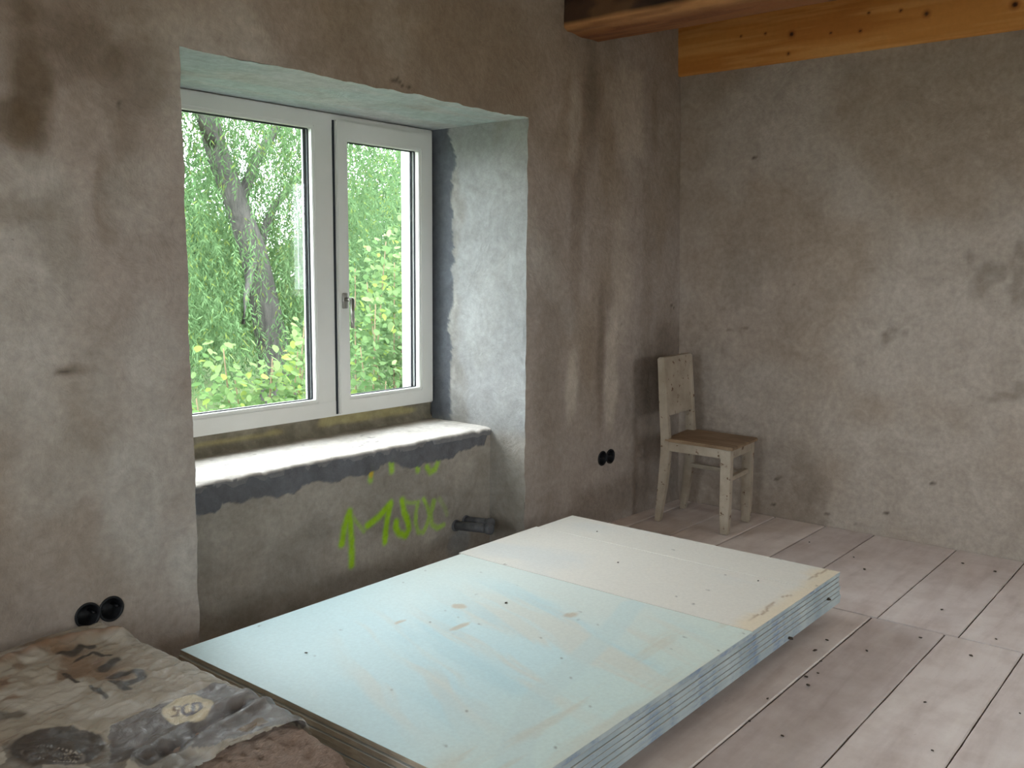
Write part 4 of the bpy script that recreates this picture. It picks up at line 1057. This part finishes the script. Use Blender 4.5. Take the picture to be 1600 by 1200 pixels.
# --- hazel bushes close to the window
def leaf_proto(name):
    V = [(0, 0, 0), (.30, .20, .03), (.42, .62, .02), (.22, .98, -.05), (0, 1.18, -.12), (-.22, .98, -.05), (-.42, .62, .02), (-.30, .20, .03), (0, .35, -.04), (0, .75, -.06)]
    F = [(0, 1, 8), (1, 2, 9, 8), (2, 3, 9), (3, 4, 9), (4, 5, 9), (5, 6, 9), (6, 7, 8, 9), (7, 0, 8)]
    V = np.array(V) * .056
    return V, F
LV, LF = leaf_proto('leaf')
def hazel(label, base, stems, nobj, nfill, seed, cols_a, cols_b):
    rng = np.random.default_rng(seed)
    t = empty('hazel_bush', base); tag(t, label, 'bush', 'bushes under the window')
    B = np.array(base)
    protos = []
    for k in range(4):
        c = leafcol(1, cols_a, cols_b, rng)[0] if k < 3 else LEAFK * lin(200, 222, 124)
        protos.append(np.tile(c, (len(LV), 1)))
    meshes = [None] * 4
    allp = []; alld = []
    for pts in stems:
        pts = np.array(pts)
        ring_tube('stem', [tuple(q - B) for q in pts], [.014 - .010 * k / (len(pts) - 1) for k in range(len(pts))], M_TWIG, t, 7)
        seg = np.linalg.norm(np.diff(pts, axis=0), axis=1); cum = np.concatenate([[0], np.cumsum(seg)])
        m = int(cum[-1] / .009)
        s = rng.uniform(.25, 1.0, m) ** .7 * cum[-1]
        p_ = np.stack([np.interp(s, cum, pts[:, k]) for k in range(3)], 1) + rng.normal(0, .085, (m, 3))
        allp.append(p_)
    A = np.concatenate(allp); rng.shuffle(A)
    # leaves nearest the window and highest are objects of their own
    score = A[:, 1] - .55 * A[:, 2]; A = A[np.argsort(score)]
    objs = A[:nobj]; rest = A[nobj:nobj + nfill]
    def basis(k):
        f = np.array([rng.normal(0, .7), rng.normal(-.45, .5), rng.normal(-.25, .35)]); f /= np.linalg.norm(f)
        up = np.array([rng.normal(0, .35), rng.normal(-.35, .3), 1.0]); sd = np.cross(f, up); sd /= np.linalg.norm(sd); nn = np.cross(sd, f)
        return np.stack([sd, f, nn], 1)
    for k, p_ in enumerate(objs):
        q = 3 if rng.random() < .13 else int(rng.integers(0, 3))
        R = basis(k) * rng.uniform(.6, 1.15)
        if meshes[q] is None:
            o = mesh_obj('leaf', LV, LF, M_LEAF, t, True, protos[q]); meshes[q] = o
        else:
            o = meshes[q].copy(); COL.objects.link(o); o.parent = t
        mt = Matrix([[*R[r], (p_ - B)[r]] for r in range(3)] + [[0, 0, 0, 1]])
        o.matrix_local = mt
    VS = []; CS = []
    for k, p_ in enumerate(rest):
        VS.append(LV @ (basis(k) * rng.uniform(.6, 1.15)).T + (p_ - B)); CS.append(np.tile(leafcol(1, cols_a, cols_b, rng, (200, 222, 124), .1)[0], (len(LV), 1)))
    if len(rest):
        F = [tuple(i + k * len(LV) for i in f) for k in range(len(rest)) for f in LF]
        o = mesh_obj('leaf_mass', np.concatenate(VS), F, M_LEAF, t, True, np.concatenate(CS)); o['kind'] = 'stuff'
def fan(base, tips, rng_):
    out = []
    for tp_ in tips:
        b = np.array(base) + rng_.normal(0, .08, 3) * np.array([1, 1, 0]); tpv = np.array(tp_)
        mid = b * .45 + tpv * .55 + np.array([0, 0, .12]) + rng_.normal(0, .05, 3)
        out.append([tuple(b), tuple((b + mid) / 2 + rng_.normal(0, .03, 3)), tuple(mid), tuple(tpv)])
    return out
rg = np.random.default_rng(31)
hazel('tall leafy hazel bush outside the handled sash', (.35, 2.75, GZ), fan((.35, 2.75, GZ), [(-.10, 2.4, 1.05), (.10, 2.5, 1.50), (.28, 2.6, 1.35), (.45, 2.6, 1.55), (.62, 2.7, 1.25), (-.25, 2.4, .75), (.2, 2.3, .85), (.5, 2.4, .95), (.0, 2.6, 1.2), (.7, 2.9, 1.5), (.85, 2.8, 1.0), (-.1, 2.3, .5), (.35, 2.3, .55), (.15, 2.9, 1.3)], rg), 290, 2200, 32, (144, 182, 122), (182, 212, 150))
hazel('low hazel shoots with yellow tips, outside the fixed pane', (-.95, 2.7, GZ), fan((-.95, 2.7, GZ), [(-1.33, 2.45, .80), (-1.22, 2.5, .60), (-1.0, 2.4, .72), (-.92, 2.5, .66), (-.72, 2.5, .74), (-.58, 2.6, .92), (-.45, 2.7, .85), (-1.5, 2.5, .50), (-1.1, 2.3, .45), (-.8, 2.3, .48), (-.55, 2.4, .55), (-1.6, 2.6, .45)], rg), 290, 1400, 33, (146, 186, 122), (184, 214, 148))

# ------------------------------------------------------------------ crumbs and scraps
M_CRUMB = m_noise('dark_crumb', lin(58, 50, 44), lin(92, 80, 68), 60, 0.9)
def crumb(x, y, z_, r, label, group, name='debris_crumb', flat=.5):
    bm = bmesh.new(); bmesh.ops.create_icosphere(bm, subdivisions=1, radius=r)
    for v in bm.verts: v.co = Vector((v.co.x * RNG.uniform(.7, 1.5), v.co.y * RNG.uniform(.5, 1.0), v.co.z * flat * RNG.uniform(.6, 1.1)))
    mn = min(v.co.z for v in bm.verts)
    for v in bm.verts: v.co.z -= mn
    o = bm_obj(name, bm, M_CRUMB); o.location = (x, y, z_); o.rotation_euler = (0, 0, RNG.uniform(0, 6.28))
    tag(o, label, 'crumb', group)
for (x, y) in [(-1.89, -1.56), (-2.06, -1.50), (-1.68, -1.52), (-1.61, -1.47), (-1.49, -1.47), (-1.78, -1.55), (-1.83, -1.53), (-.22, -1.61), (-1.08, -1.93), (-1.66, -2.12), (-2.06, -1.98), (-1.77, -1.88),
               (-1.49, -1.61), (-2.23, -1.52), (-1.25, -1.72), (-.25, -1.75), (-2.25, -1.63), (-1.60, -1.47), (-.6, -1.3), (-.9, -1.7), (-.45, -1.2), (-1.3, -1.9), (-.8, -1.0), (-.35, -.95)]:
    crumb(x, y, .0015, RNG.uniform(.004, .008), 'tiny dark plaster crumb lying on the floorboards', 'plaster crumbs on the floor')
for (x, y) in [(-2.36, -.70), (-3.05, -.52), (-1.45, -.45), (-1.75, -.75), (-1.60, -1.25)]:
    crumb(x, y, BZT + .0006, RNG.uniform(.004, .006), 'tiny dark plaster crumb lying on top of the plasterboard', 'plaster crumbs on the boards')
crumb(-1.77, -1.446, .088, .011, 'dark scrap jammed between the plasterboard sheets, mid-way along the front edge', None, 'paper_scrap', .6)
crumb(-1.43, -1.446, .128, .010, 'dark scrap jammed between the plasterboard sheets at the corner nearest the chair', None, 'paper_scrap', .6)
